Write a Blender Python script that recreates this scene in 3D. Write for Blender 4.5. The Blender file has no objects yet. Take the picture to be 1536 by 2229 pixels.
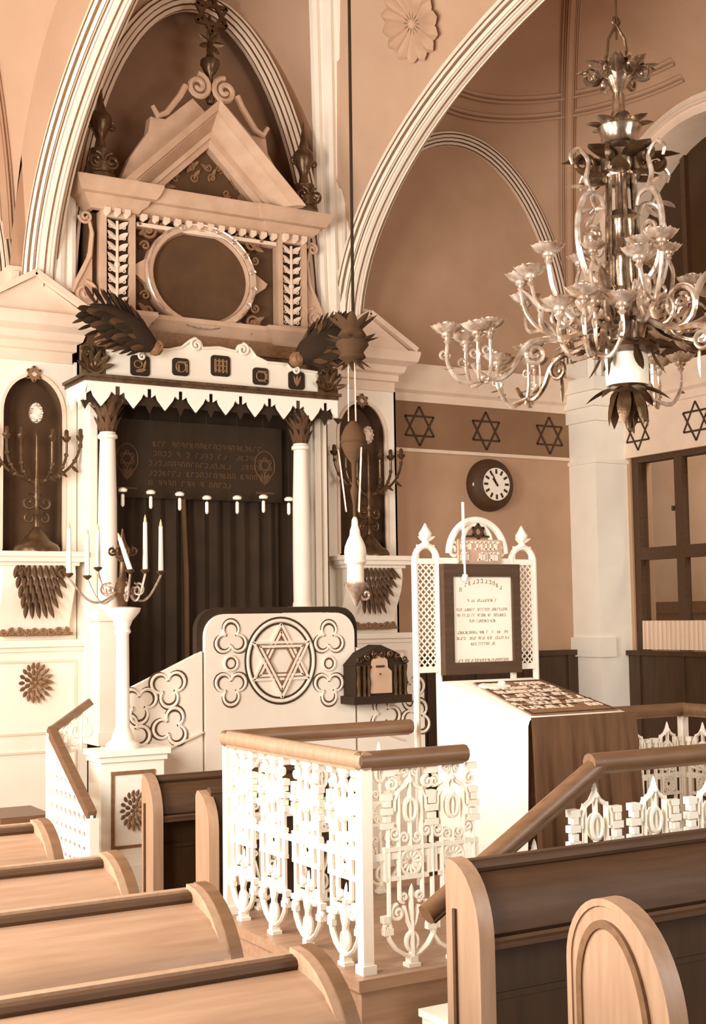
import bpy, math, random
from mathutils import Vector as V, Matrix
PI = math.pi
sin, cos = math.sin, math.cos
rnd = random.Random(7)
sc = bpy.context.scene
COL = sc.collection

# ---------------------------------------------------------------- camera
FPX, TH, PH, RO, H = 2863.4, .52898649, .0799486, -.0145807, 2.0
Fw = V((sin(TH)*cos(PH), cos(TH)*cos(PH), sin(PH)))
r0 = V((cos(TH), -sin(TH), 0)); u0 = r0.cross(Fw)
CR = r0*cos(RO) + u0*sin(RO); CU = -r0*sin(RO) + u0*cos(RO)
cam = bpy.data.cameras.new('camera'); co = bpy.data.objects.new('camera', cam); COL.objects.link(co)
cam.sensor_fit = 'VERTICAL'; cam.sensor_height = 24; cam.sensor_width = 24*1536/2229
cam.lens = 24*FPX/2229; cam.clip_start = .05; cam.clip_end = 200
M = Matrix((CR, CU, -Fw)).transposed().to_4x4(); M.translation = V((0, 0, H)); co.matrix_world = M
sc.camera = co
def at(px, py, X=None, Y=None, Z=None):
    """point of the real place measured from the photograph, on a known plane"""
    d = Fw*FPX + CR*(px-768) - CU*(py-1114.5)
    t = X/d.x if X is not None else (Y/d.y if Y is not None else (Z-H)/d.z)
    return d*t + V((0, 0, H))

# ---------------------------------------------------------------- materials
def lin(c):
    return tuple((x/255/12.92 if x/255 <= .04045 else ((x/255+.055)/1.055)**2.4) for x in c) + (1,)
MATS = {}
def mat(name, c, c2=None, rough=.6, metal=0, scale=6, stretch=(1, 1, 1), bump=.0, bscale=40, spec=.4):
    m = bpy.data.materials.new(name); m.use_nodes = True
    n = m.node_tree.nodes; l = m.node_tree.links; b = n['Principled BSDF']
    b.inputs['Roughness'].default_value = rough; b.inputs['Metallic'].default_value = metal
    b.inputs['Specular IOR Level'].default_value = spec
    tc = n.new('ShaderNodeTexCoord'); mp = n.new('ShaderNodeMapping'); mp.inputs['Scale'].default_value = stretch
    l.new(tc.outputs['Object'], mp.inputs['Vector'])
    nz = n.new('ShaderNodeTexNoise'); nz.inputs['Scale'].default_value = scale; nz.inputs['Detail'].default_value = 5
    l.new(mp.outputs[0], nz.inputs['Vector'])
    rp = n.new('ShaderNodeValToRGB'); rp.color_ramp.elements[0].position = .3; rp.color_ramp.elements[1].position = .72
    rp.color_ramp.elements[0].color = lin(c2 or tuple(x*.93 for x in c)); rp.color_ramp.elements[1].color = lin(c)
    l.new(nz.outputs['Fac'], rp.inputs['Fac']); l.new(rp.outputs[0], b.inputs['Base Color'])
    if bump:
        n2 = n.new('ShaderNodeTexNoise'); n2.inputs['Scale'].default_value = bscale; n2.inputs['Detail'].default_value = 4
        l.new(mp.outputs[0], n2.inputs['Vector'])
        bp = n.new('ShaderNodeBump'); bp.inputs['Strength'].default_value = bump; bp.inputs['Distance'].default_value = .01
        l.new(n2.outputs['Fac'], bp.inputs['Height']); l.new(bp.outputs[0], b.inputs['Normal'])
    MATS[name] = m
    return m
mat('wall', (188, 152, 121), (180, 143, 112), .8, scale=3, bump=.15)
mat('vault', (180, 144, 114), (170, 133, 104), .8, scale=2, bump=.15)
mat('web', (200, 166, 137), (192, 157, 128), .8, scale=2, bump=.15)
mat('alcove_shade', (146, 112, 84), (136, 101, 74), .8, scale=3, bump=.15)  # wall colour darkened to carry the shade of the ark recess
mat('frieze', (142, 108, 79), (132, 98, 70), .8, scale=3)
mat('cream', (243, 231, 213), (237, 223, 203), .6, scale=4, bump=.05)
mat('stone', (232, 208, 184), (222, 197, 172), .65, scale=5, bump=.08)
mat('carved', (206, 172, 143), (190, 155, 126), .6, scale=6, bump=.1)
mat('white', (248, 240, 224), (244, 235, 217), .5, scale=6)
mat('linen', (246, 237, 221), (241, 231, 213), .85, scale=9, bump=.1, bscale=120)
mat('drape', (112, 80, 53), (94, 64, 40), .85, scale=5, stretch=(6, 6, .6), bump=.15, bscale=60)
mat('wood', (168, 134, 107), (150, 116, 90), .42, scale=5, stretch=(.6, 7, 7), bump=.05)
mat('woodend', (170, 137, 110), (154, 121, 94), .42, scale=5, stretch=(7, 7, .6), bump=.05)
mat('darkwood', (84, 57, 33), (70, 46, 25), .62, scale=5, stretch=(.7, 7, 7), bump=.05)
mat('rail', (124, 92, 65), (106, 76, 51), .4, scale=5, stretch=(1, 6, 6))
mat('stall', (76, 52, 29), (62, 42, 22), .5, scale=4, stretch=(5, 5, .7))
mat('velvet', (54, 37, 18), (44, 29, 13), .9, scale=5, bump=.2, bscale=90)
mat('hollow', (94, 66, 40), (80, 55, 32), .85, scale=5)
mat('gilt', (146, 108, 74), (122, 88, 57), .5, scale=30)
mat('bronze', (106, 80, 54), (74, 53, 33), .32, .55, scale=14, bump=.2)
mat('brass', (202, 180, 156), (86, 62, 42), .2, .85, scale=11, bump=.1)
mat('silver', (248, 238, 224), (170, 138, 108), .25, .7, scale=16)
mat('ink', (74, 50, 28), (60, 40, 20), .8)
mat('softink', (170, 132, 98), (150, 112, 78), .8)
mat('paper', (250, 240, 224), (246, 234, 214), .8, scale=8)
mat('wax', (250, 243, 228), (246, 238, 221), .45)
mat('flame', (226, 190, 140), None, .5)
mat('floor', (176, 138, 106), (160, 122, 92), .5, scale=4, stretch=(1, 6, 1))
mat('glow', (252, 244, 228), (246, 236, 216), .3)
mat('curtain', (236, 210, 184), (218, 188, 158), .8, scale=4, stretch=(14, 14, .4))
mat('plaster', (222, 190, 162), (206, 172, 142), .8, scale=2)
g = bpy.data.materials.new('glass'); g.use_nodes = True
gb = g.node_tree.nodes['Principled BSDF']; gb.inputs['Transmission Weight'].default_value = 1
gb.inputs['Roughness'].default_value = .02; gb.inputs['IOR'].default_value = 1.02; gb.inputs['Base Color'].default_value = (.9, .85, .78, 1)
MATS['glass'] = g
mat('darkglass', (66, 45, 25), (58, 39, 21), .25, scale=3)

# ---------------------------------------------------------------- mesh builder
class MB:
    def __init__(s): s.v = []; s.f = []; s.sm = []
    def add(s, vs, fs, smooth=False):
        o = len(s.v); s.v += [V(p) for p in vs]
        s.f += [tuple(i+o for i in f) for f in fs]; s.sm += [smooth]*len(fs); return s
    def obox(s, c, ux, uy, uz, sx, sy, sz):
        c, ux, uy, uz = V(c), V(ux), V(uy), V(uz)
        vs = [c+ux*(a*sx/2)+uy*(b*sy/2)+uz*(d*sz/2) for a in (-1, 1) for b in (-1, 1) for d in (-1, 1)]
        return s.add(vs, [(0, 1, 3, 2), (4, 6, 7, 5), (0, 4, 5, 1), (2, 3, 7, 6), (0, 2, 6, 4), (1, 5, 7, 3)])
    nb = 0
    def box(s, x0, x1, y0, y1, z0, z1):
        MB.nb += 1; e = .0004*(MB.nb % 7)          # no two boxes share a face plane
        x0 -= e; x1 += e; y0 -= e; y1 += e; z0 -= e; z1 += e
        return s.obox(((x0+x1)/2, (y0+y1)/2, (z0+z1)/2), (1, 0, 0), (0, 1, 0), (0, 0, 1), x1-x0, y1-y0, z1-z0)
    def bar(s, a, b, w, d, up=(0, 1, 0)):
        a, b, up = V(a), V(b), V(up); t = (b-a).normalized(); n = t.cross(up).normalized(); m = n.cross(t)
        return s.obox((a+b)/2, t, n, m, (b-a).length, w, d)
    def prism(s, poly, o, ux, uy, un, d):
        o, ux, uy, un = V(o), V(ux), V(uy), V(un); n = len(poly)
        A = [o+ux*p[0]+uy*p[1] for p in poly]; B = [p+un*d for p in A]
        return s.add(A+B, [tuple(range(n)), tuple(range(2*n-1, n-1, -1))]+[(i, i+n, (i+1) % n+n, (i+1) % n) for i in range(n)])
    def tube(s, pts, r, n=6, closed=False, flat=None):
        pts = [V(p) for p in pts]; k = len(pts); vs = []; fs = []; prev = None
        for i, p in enumerate(pts):
            a = pts[(i-1) % k] if closed or i else p; b = pts[(i+1) % k] if closed or i < k-1 else p
            t = (b-a); t = t.normalized() if t.length > 1e-9 else V((0, 0, 1))
            if prev is None: prev = t.orthogonal().normalized()
            nn = prev-t*prev.dot(t); nn = nn.normalized() if nn.length > 1e-6 else t.orthogonal().normalized()
            prev = nn; bb = t.cross(nn); rr = r[i] if isinstance(r, (list, tuple)) else r
            vs += [p+nn*(rr*cos(2*PI*j/n))+bb*(rr*sin(2*PI*j/n)) for j in range(n)]
        for i in range(k if closed else k-1):
            q = (i+1) % k
            fs += [(i*n+j, i*n+(j+1) % n, q*n+(j+1) % n, q*n+j) for j in range(n)]
        if not closed: fs += [tuple(range(n-1, -1, -1)), tuple((k-1)*n+j for j in range(n))]
        return s.add(vs, fs, True)
    def lathe(s, prof, c, n=16, ax='z', sq=1):
        c = V(c); vs = []; fs = []
        for r, h in prof:
            for j in range(n):
                a = 2*PI*j/n; x, y = r*cos(a), r*sin(a)*sq
                vs.append(c+(V((x, y, h)) if ax == 'z' else V((x, -h, y)) if ax == 'y' else V((-h, x, y))))
        k = len(prof)
        for i in range(k-1): fs += [(i*n+j, i*n+(j+1) % n, (i+1)*n+(j+1) % n, (i+1)*n+j) for j in range(n)]
        fs += [tuple(range(n-1, -1, -1)), tuple((k-1)*n+j for j in range(n))]
        return s.add(vs, fs, True)
    def ball(s, c, r, n=10, sz=1, sx=1, sy=1):
        c = V(c); vs = []; fs = []; m = n//2
        for i in range(m+1):
            p = PI*i/m
            vs += [c+V((r*sx*sin(p)*cos(2*PI*j/n), r*sy*sin(p)*sin(2*PI*j/n), r*sz*cos(p))) for j in range(n)]
        for i in range(m): fs += [(i*n+j, (i+1)*n+j, (i+1)*n+(j+1) % n, i*n+(j+1) % n) for j in range(n)]
        return s.add(vs, fs, True)
    def stube(s, pts, r, n=7, k=4):
        """smooth tube through points"""
        pts = [V(p) for p in pts]; m = len(pts); rs = r if isinstance(r, (list, tuple)) else [r]*m; P = []; R = []
        for i in range(m-1):
            a, b, c, d = pts[max(0, i-1)], pts[i], pts[i+1], pts[min(m-1, i+2)]
            for j in range(k):
                t = j/k; P.append(.5*((2*b)+(c-a)*t+(2*a-5*b+4*c-d)*t*t+(3*b-a-3*c+d)*t**3)); R.append(rs[i]+(rs[i+1]-rs[i])*t)
        return s.tube(P+[pts[-1]], R+[rs[-1]], n)
    def leaf(s, o, d, nrm, L, W, curl=.3, th=.25, n=6, pk=1):
        """a solid pointed leaf from o along d, curling towards nrm"""
        o, d, nrm = V(o), V(d).normalized(), V(nrm); nrm = (nrm-d*nrm.dot(d)).normalized(); sd = d.cross(nrm)
        vs = []; fs = []
        for i in range(n+1):
            t = i/n; w = W*(sin(PI*min(1, (t*.92+.08)**pk))**.7)*.5+W*.02
            c = o+d*(L*t)+nrm*(L*curl*t*t)
            vs += [c-sd*w, c+nrm*(w*th*1.6), c+sd*w, c-nrm*(w*th)]
        for i in range(n):
            for j in range(4): fs.append((i*4+j, i*4+(j+1) % 4, (i+1)*4+(j+1) % 4, (i+1)*4+j))
        fs += [(3, 2, 1, 0), (n*4, n*4+1, n*4+2, n*4+3)]
        return s.add(vs, fs, True)
    def scroll(s, c, ux, uz, R, turns=1.6, r=.01, a0=0, sgn=1, n=26, tail=None, r1=None):
        c, ux, uz = V(c), V(ux), V(uz); pts = []; rs = []
        for i in range(n+1):
            t = i/n; a = a0+sgn*2*PI*turns*t; q = R*(1-.86*t)
            pts.append(c+ux*(q*cos(a))+uz*(q*sin(a))); rs.append(r+((r1 or r)-r)*t)
        if tail: pts = [V(p) for p in tail]+pts; rs = [r]*len(tail)+rs
        return s.tube(pts, rs, 6)
    def sweep(s, path, A, prof, closed=False):
        path = [V(p) for p in path]; A = V(A).normalized(); k = len(path); n = len(prof); vs = []; fs = []
        for i, p in enumerate(path):
            a = path[max(0, i-1)]; b = path[min(k-1, i+1)]
            if closed: a = path[(i-1) % k]; b = path[(i+1) % k]
            t = (b-a).normalized(); N = t.cross(A).normalized()
            vs += [p+A*q[0]+N*q[1] for q in prof]
        for i in range(k if closed else k-1):
            q = (i+1) % k
            fs += [(i*n+j, i*n+(j+1) % n, q*n+(j+1) % n, q*n+j) for j in range(n)]
        if not closed: fs += [tuple(range(n-1, -1, -1)), tuple((k-1)*n+j for j in range(n))]
        return s.add(vs, fs)
    def grid(s, fn, us, vs_, smooth=True):
        P = [fn(a, b) for a in us for b in vs_]; m = len(vs_)
        return s.add(P, [(i*m+j, (i+1)*m+j, (i+1)*m+j+1, i*m+j+1) for i in range(len(us)-1) for j in range(m-1)], smooth)
    def moulding(s, x0, x1, yw, prof):
        """horizontal moulding along X on a wall at yw facing -Y; prof = (projection, z)"""
        n = len(prof)
        vs = [(x0, yw-p, z) for p, z in prof]+[(x1, yw-p, z) for p, z in prof]
        return s.add(vs, [(i, i+n, (i+1) % n+n, (i+1) % n) for i in range(n)]+[tuple(range(n)), tuple(range(2*n-1, n-1, -1))])
    def build(s, name, m, parent=None, origin=None):
        me = bpy.data.meshes.new(name)
        if origin is None: origin = V(parent['o']) if parent is not None else V((0, 0, 0))
        me.from_pydata([p-origin for p in s.v], [], s.f)
        me.polygons.foreach_set('use_smooth', s.sm)
        me.materials.append(MATS[m]); me.validate(); me.update()
        import bmesh
        bm = bmesh.new(); bm.from_mesh(me); bmesh.ops.recalc_face_normals(bm, faces=bm.faces); bm.to_mesh(me); bm.free()
        try: me.set_sharp_from_angle(angle=math.radians(42))
        except Exception: pass
        o = bpy.data.objects.new(name, me); COL.objects.link(o)
        if parent is not None:
            o.parent = parent; org[o] = origin
        else: o.location = origin
        return o
org = {}
class Obj:                                    # parent proxy that remembers its world origin
    def __init__(s, o, w): s.o, s.w = o, w
def thing(name, label, cat, loc, group=None):
    e = bpy.data.objects.new(name, None); COL.objects.link(e); e.empty_display_size = .1
    e.location = loc; e['label'] = label; e['category'] = cat
    if group: e['group'] = group
    return Obj(e, V(loc))
def part(T, name, mb, m, label=None, kind=None):
    """T is a thing or a part; returns a part that may carry sub-parts"""
    o = mb.build(name, m, None, T.w); o.location = (0, 0, 0); o.parent = T.o
    if label: o['label'] = label
    if kind: o['kind'] = kind
    return Obj(o, T.w)
def solo(name, mb, m, label, cat, loc, group=None):
    o = mb.build(name, m, None, V(loc)); o['label'] = label; o['category'] = cat
    if group: o['group'] = group
    return Obj(o, V(loc))
def struct(name, mb, m, origin=(0, 0, 0)):
    o = mb.build(name, m, None, V(origin)); o['kind'] = 'structure'
    return Obj(o, V(origin))
def copy_thing(T, loc, label, group=None):
    """copy of a thing with copies of its parts and sub-parts"""
    def rec(src, par):
        c = src.copy(); COL.objects.link(c)
        if par is not None: c.parent = par
        for ch in src.children: rec(ch, c)
        return c
    r = rec(T.o, None); r.location = loc; r['label'] = label
    if group: r['group'] = group
    return r
X_, Y_, Z_ = V((1, 0, 0)), V((0, 1, 0)), V((0, 0, 1)); NY = V((0, -1, 0))
def circ(c, ux, uz, r, n=24, a0=0, a1=2*PI, r2=None):
    c = V(c); ux = V(ux); uz = V(uz); full = abs(a1-a0-2*PI) < 1e-6
    return [c+ux*(r*cos(a0+(a1-a0)*i/(n if full else n-1)))+uz*((r2 or r)*sin(a0+(a1-a0)*i/(n if full else n-1))) for i in range(n)]
def glyphs(mb, o, ux, uz, un, width, h, n, t=.003, wt=.16):
    """a row of small block letters, too small in the photograph to read"""
    o, ux, uz, un = V(o), V(ux), V(uz), V(un); cw = width/n
    for i in range(n):
        if rnd.random() < .14: continue
        w = cw*.68; b = o+ux*(i*cw+cw*.16); k = rnd.randrange(6); s = h*wt
        def st(x0, z0, x1, z1):
            mb.obox(b+ux*((x0+x1)/2*w)+uz*((z0+z1)/2*h)+un*(t/2), ux, uz, un, max(abs(x1-x0)*w, s), max(abs(z1-z0)*h, s), t)
        if k in (0, 1, 3, 4): st(0, .92, 1, .92)
        if k in (0, 1, 2, 4): st(.92, 0, .92, .92)
        if k in (1, 3): st(.08, 0, .08, .7)
        if k in (0, 2, 5): st(0, .06, 1, .06)
        if k == 5: st(.5, .3, .5, 1); st(.05, .1, .05, .9)
        if k == 4: st(.1, .45, .6, .45)
def star_bars(mb, c, ux, uz, un, R, w, d):
    c, ux, uz, un = V(c), V(ux), V(uz), V(un)
    for k in (0, 1):
        p = [c+ux*(R*sin(2*PI*i/3+PI*k))+uz*(R*cos(2*PI*i/3+PI*k)) for i in range(3)]
        for i in range(3): mb.bar(p[i]+un*(d/2+k*.001), p[(i+1) % 3]+un*(d/2+k*.001), w, d, un)
def foil_path(c, ux, uz, R, lobes=3, a0=PI/2, q=.52, n=14):
    c, ux, uz = V(c), V(ux), V(uz); pts = []
    for k in range(lobes):
        a = a0+2*PI*k/lobes; cc = c+ux*(R*q*cos(a))+uz*(R*q*sin(a)); sp = PI*.74
        pts += [cc+ux*(R*.47*cos(a-sp+2*sp*i/n))+uz*(R*.47*sin(a-sp+2*sp*i/n)) for i in range(n+1)]
    return pts
# ---------------------------------------------------------------- the room
AC = 4.68                       # middle of the ark and of the reading platform
YB, YA, YF = 11.1, 10.98, 10.75  # right bay wall, ark wall, face of the flanking pilasters
XR, XI = 9.66, 9.25             # right wall, arch plane in front of it
ZS = 4.72                       # springing of the vaults
b = MB(); b.box(-1, 10.2, -2, 11.5, -.1, 0); struct('floor', b, 'floor')
b = MB()
b.box(-1.2, 3.15, YB, YB+.2, 0, 7.6); b.box(6.3, 10, YB, YB+.2, 0, 7.6)
WF = struct('wall_front', b, 'wall')
b = MB(); b.box(3.15, 6.3, YA, YB+.2, 0, 8.2); part(WF, 'ark_recess', b, 'alcove_shade')
# right wall with its window opening
wy0, wy1, wz0, wz1 = 8.3, 10.62, 1.6, 3.66
b = MB()
b.box(XR, XR+.3, 1, wy0, 0, 4.4); b.box(XR, XR+.3, wy1, YB, 0, 4.4); b.box(XR, XR+.3, wy0, wy1, 0, wz0); b.box(XR, XR+.3, wy0, wy1, wz1, 4.4)
b.box(XR+.3, XR+.4, 1, YB, 4.4, 7.6); b.box(XR, XR+.3, 1, 7.2, 4.4, 7.6)
struct('wall_right', b, 'wall')
b = MB()
for y0, y1 in ((-2, 2.2), (3.8, 5.2), (6.8, 8.2), (10.2, 11.1)): b.box(-1.3, -1, y0, y1, 0, 7)
for y0, y1 in ((2.2, 3.8), (5.2, 6.8), (8.2, 10.2)): b.box(-1.3, -1, y0, y1, 0, 1.5); b.box(-1.3, -1, y0, y1, 4.6, 7)
struct('wall_left', b, 'wall')
# vaults: sail vaults between the arches
def sail(cx, a, cy, bb, h1, h2):
    def f(u, v): return V((cx+a*u, cy+bb*v, ZS+math.sqrt(max(0, h1*h1*(1-u*u)+h2*h2*(1-v*v)))))
    return f
us = [sin(PI/2*(-1+2*i/40)) for i in range(41)]
def vz(f, v): return f
ark_v = sail(4.72, 1.52, 6.15, 4.65, 2.95, 2.3)
BCY, BB = 9.1, 1.95
right_v = sail(7.8, 1.45, BCY, BB, 2.3, 2.3)
left_v = sail(1.64, 1.45, BCY, BB, 2.3, 2.3)
b = MB(); b.grid(ark_v, us, us); b2 = MB()
vb = [sin(PI/2*i/24) for i in range(25)]
for f in (right_v, left_v):
    q = b if f is left_v else b2
    q.grid(f, us, vb)
    q.grid(lambda u, y: V((f(u, 0).x, y, f(u, 0).z)), us, [1, 3, 6, BCY])
def tr(Y, xx=6.25):            # transverse arch profile
    v = (Y-6.15)/4.6; return ZS+2.3*math.sqrt(max(0, 1-v*v))
# spandrels between the transverse arches and the higher side vaults
for xx, xv, f in ((6.3, 6.35, right_v), (3.17, 3.09, left_v)):
    yy = [6.15+4.6*sin(PI/2*i/30) for i in range(31)]
    P = []
    for y in yy:
        v = max(0, (y-BCY)/BB); zt = ZS+2.3*math.sqrt(max(0, 1-min(1, v)**2))
        P += [(xx, y, tr(y)), (xv, y, max(zt, tr(y)))]
    b.add(P, [(2*i, 2*i+1, 2*i+3, 2*i+2) for i in range(30)])
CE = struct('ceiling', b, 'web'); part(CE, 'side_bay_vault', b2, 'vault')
# moulded ribs
RP = [(1, -.25), (1, .3), (.86, .36), (.84, .2), (.76, .2), (.72, .62), (.62, .7), (.6, .5), (.53, .5), (.5, .95), (.42, 1), (.38, .86), (.3, .86), (.26, 1)]
def ribprof(w, d):
    return [(s_*w*a, d*c) if i >= 0 else 0 for s_, seq in ((-1, RP), (1, RP[::-1])) for i, (a, c) in enumerate(seq)]
n_trim = [0]
def trim(mb, m, **k):
    n_trim[0] += 1; return struct('trim_%d' % n_trim[0], mb, m)
tp = [6.15+4.6*sin(PI/2*(i/30)) for i in range(-30, 31)]
for xx in (6.25, 3.25):
    b = MB(); path = [(xx, y, tr(y)) for y in tp]; b.sweep(path, X_, ribprof(.15, .12)); rb = trim(b, 'cream')
    b = MB()
    for a_, d_ in ((-.152, .02), (-.119, .048), (-.079, .1), (0, .114), (.079, .1), (.119, .048)): b.sweep(path, X_, [(a_-.006, d_), (a_-.006, d_+.012), (a_+.006, d_+.012), (a_+.006, d_)])
    part(rb, 'rib_line', b, 'gilt', 'thin dark line along the rib')  # dark lines paint in the groove shade along the rib mouldings
def lun(cx, a, h, n=40): return [(cx+a*cos(PI*i/n), h*sin(PI*i/n)) for i in range(n+1)]
for cx, a, h, y, w, d in ((4.72, 1.28, 2.98, YF+.02, .06, .13), (7.8, 1.44, 2.3, YB-.04, .06, .1), (1.64, 1.44, 2.3, YB-.04, .06, .1)):
    b = MB(); b.sweep([(x, y, ZS+z) for x, z in lun(cx, a, h)], Y_, [(q[0]*1.4, -q[1]) for q in ribprof(w, -d)] if False else ribprof(w*1.3, d)); rb = trim(b, 'stone')
    b = MB()
    for a_, n_ in ((-1.02, .0), (-.85, .33), (-.62, .68), (-.3, .95)): b.sweep([(x, y, ZS+z) for x, z in lun(cx, a, h)], Y_, [(w*1.3*a_-.005, d*n_-.004), (w*1.3*a_-.005, d*n_+.008), (w*1.3*a_+.005, d*n_+.008), (w*1.3*a_+.005, d*n_-.004)])
    part(rb, 'rib_line', b, 'hollow', 'thin dark line along the arch')  # groove shade of the arch mouldings drawn as dark lines
# strip of wall that closes the ark recess above its arch
b = MB(); P = []
for x, z in lun(4.72, 1.28, 2.98): P += [(x, YF, ZS+z), (4.72+(x-4.72)*1.35, YF, ZS+z*1.12+.0)]
b.add(P, [(2*i, 2*i+1, 2*i+3, 2*i+2) for i in range(40)]); P2 = []
for x, z in lun(4.72, 1.28, 2.98): P2 += [(x, YF, ZS+z), (x, YA, ZS+z)]
b.add(P2, [(2*i, 2*i+1, 2*i+3, 2*i+2) for i in range(40)], True); trim(b, 'vault')
# arch of the window bay on the right with its deep soffit and dark lunette window
b = MB(); P = []; P3 = []
for i in range(31):
    t = PI*i/30; y = BCY+1.62*cos(t); z = ZS+2.12*sin(t); yo = BCY+1.95*cos(t); zo = ZS+2.32*sin(t)
    P += [(XI-.02, y, z), (XR+.06, y, z)]; P3 += [(XI-.02, y, z), (XI-.02, yo, zo)]
b.add(P, [(2*i, 2*i+1, 2*i+3, 2*i+2) for i in range(30)], True); b.add(P3, [(2*i, 2*i+1, 2*i+3, 2*i+2) for i in range(30)])
trim(b, 'stone')
b = MB(); b.sweep([(XI-.03, BCY+1.78*cos(PI*i/30), ZS+2.22*sin(PI*i/30)) for i in range(31)], X_, [(q[0], q[1]*.6) for q in ribprof(.03, .06)]); trim(b, 'stone')
b = MB(); b.prism([(-1.64, -.3)]+[(1.64, -.3)]+[(1.64*cos(PI*i/24), 2.14*sin(PI*i/24)) for i in range(25)], (XR+.03, BCY, ZS), Y_, Z_, X_, .03)
W2 = struct('window_2', b, 'darkglass', (XR, BCY, ZS))
b = MB()
for yy in (BCY-.6, BCY, BCY+.6): b.box(XR-.0, XR+.04, yy-.03, yy+.03, ZS-.3, ZS+2.0)
b.box(XR, XR+.04, BCY-1.6, BCY+1.6, ZS+.5, ZS+.56); part(W2, 'glazing_bar', b, 'darkwood')
# meridian ribs on the vault surfaces (they rise from the corners to the crown)
def surf_line(f, p, q, n=24): return [f(p[0]+(q[0]-p[0])*(i/n)**1.6, p[1]+(q[1]-p[1])*(i/n)**1.6) for i in range(n+1)]
for f, p, q in ((right_v, (.985, .985), (.0, .0)), (left_v, (.985, .985), (0, 0))):
    L = surf_line(f, p, q); b = MB(); dx = L[-1]-L[0]; A = V((dx.x, dx.y, 0)).normalized().cross(Z_)
    b.sweep([p_-Z_*.01 for p_ in L], A, [(q_[0], q_[1]) for q_ in ribprof(.1 if f is not right_v else .085, .06)]); trim(b, 'stone' if f is ark_v else 'vault')
# moulded ring that frames the vault panels of the side bays
for f, R1 in ((right_v, .9), (right_v, .82)):
    pts = []
    for i in range(41):
        a = PI*i/40; pts.append(f(R1*cos(a), R1*sin(a))-Z_*.01)
    b = MB(); b.tube(pts, .026, 6); b.tube([p-Z_*.05 for p in pts], .016, 6); trim(b, 'vault')
# shell rosette on the vault web left of the great arch
pc = at(905, 48, Y=9.3)
uu = .88
def on_ark(u, v): return ark_v(u, v)
best = min(((on_ark(u/100, v/100)-V((0, 0, H))).normalized().cross((pc-V((0, 0, H))).normalized()).length, u, v) for u in range(30, 100, 1) for v in range(10, 96, 1))
pc = on_ark(best[1]/100, best[2]/100)
e1 = (on_ark(best[1]/100+.01, best[2]/100)-pc).normalized(); e2 = (on_ark(best[1]/100, best[2]/100+.01)-pc).normalized(); nn = e1.cross(e2).normalized()
if nn.dot(V((0, 0, H))-pc) < 0: nn = -nn
e2 = (e2-e1*e2.dot(e1)).normalized()
T = thing('shell_rosette', 'round fluted plaster shell rosette high on the vault beside the great arch', 'rosette', pc)
b = MB()
for i in range(14):
    a = 2*PI*i/14; d = e1*cos(a)+e2*sin(a); b.leaf(pc+nn*.03+d*.04, d, nn, .29, .135, .12, .6, 8, 2.2)
part(T, 'petal', b, 'web')
b = MB(); b.ball(pc+nn*.02, .05, 10); part(T, 'boss', b, 'web')

# piers, flanks with niches, entablatures, cornice and frieze
def arch_niche(b, x0, x1, z0, z1, cx, hw, zb, zs, yf, d, n=20, oh=None):
    """front sheet with an arched hole, its soffit and back"""
    oh = oh or hw
    arc = [(cx+hw*cos(PI*i/n), zs+oh*sin(PI*i/n)) for i in range(n+1)]
    b.add([(x0, yf, z0), (cx-hw, yf, z0), (cx-hw, yf, zs), (x0, yf, zs)], [(0, 1, 2, 3)])
    b.add([(x1, yf, z0), (cx+hw, yf, z0), (cx+hw, yf, zs), (x1, yf, zs)], [(0, 1, 2, 3)])
    if zb > z0: b.add([(cx-hw, yf, z0), (cx+hw, yf, z0), (cx+hw, yf, zb), (cx-hw, yf, zb)], [(0, 1, 2, 3)])
    P = []
    for x, z in arc:
        t = (x-cx)/hw; P += [(x, yf, z), (x1 if t > .7 else x0 if t < -.7 else cx+t/.7*(x1-x0)/2, yf, z1 if abs(t) <= .7 else zs+(z1-zs)*min(1, (1-abs(t))/.3))]
    b.add(P, [(2*i, 2*i+1, 2*i+3, 2*i+2) for i in range(n)])
    path = [(cx+hw, zb)]+arc+[(cx-hw, zb)]; P = []
    for x, z in path: P += [(x, yf, z), (x, yf+d, z)]
    return P, path
NL, NR = 3.2, 6.39
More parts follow.
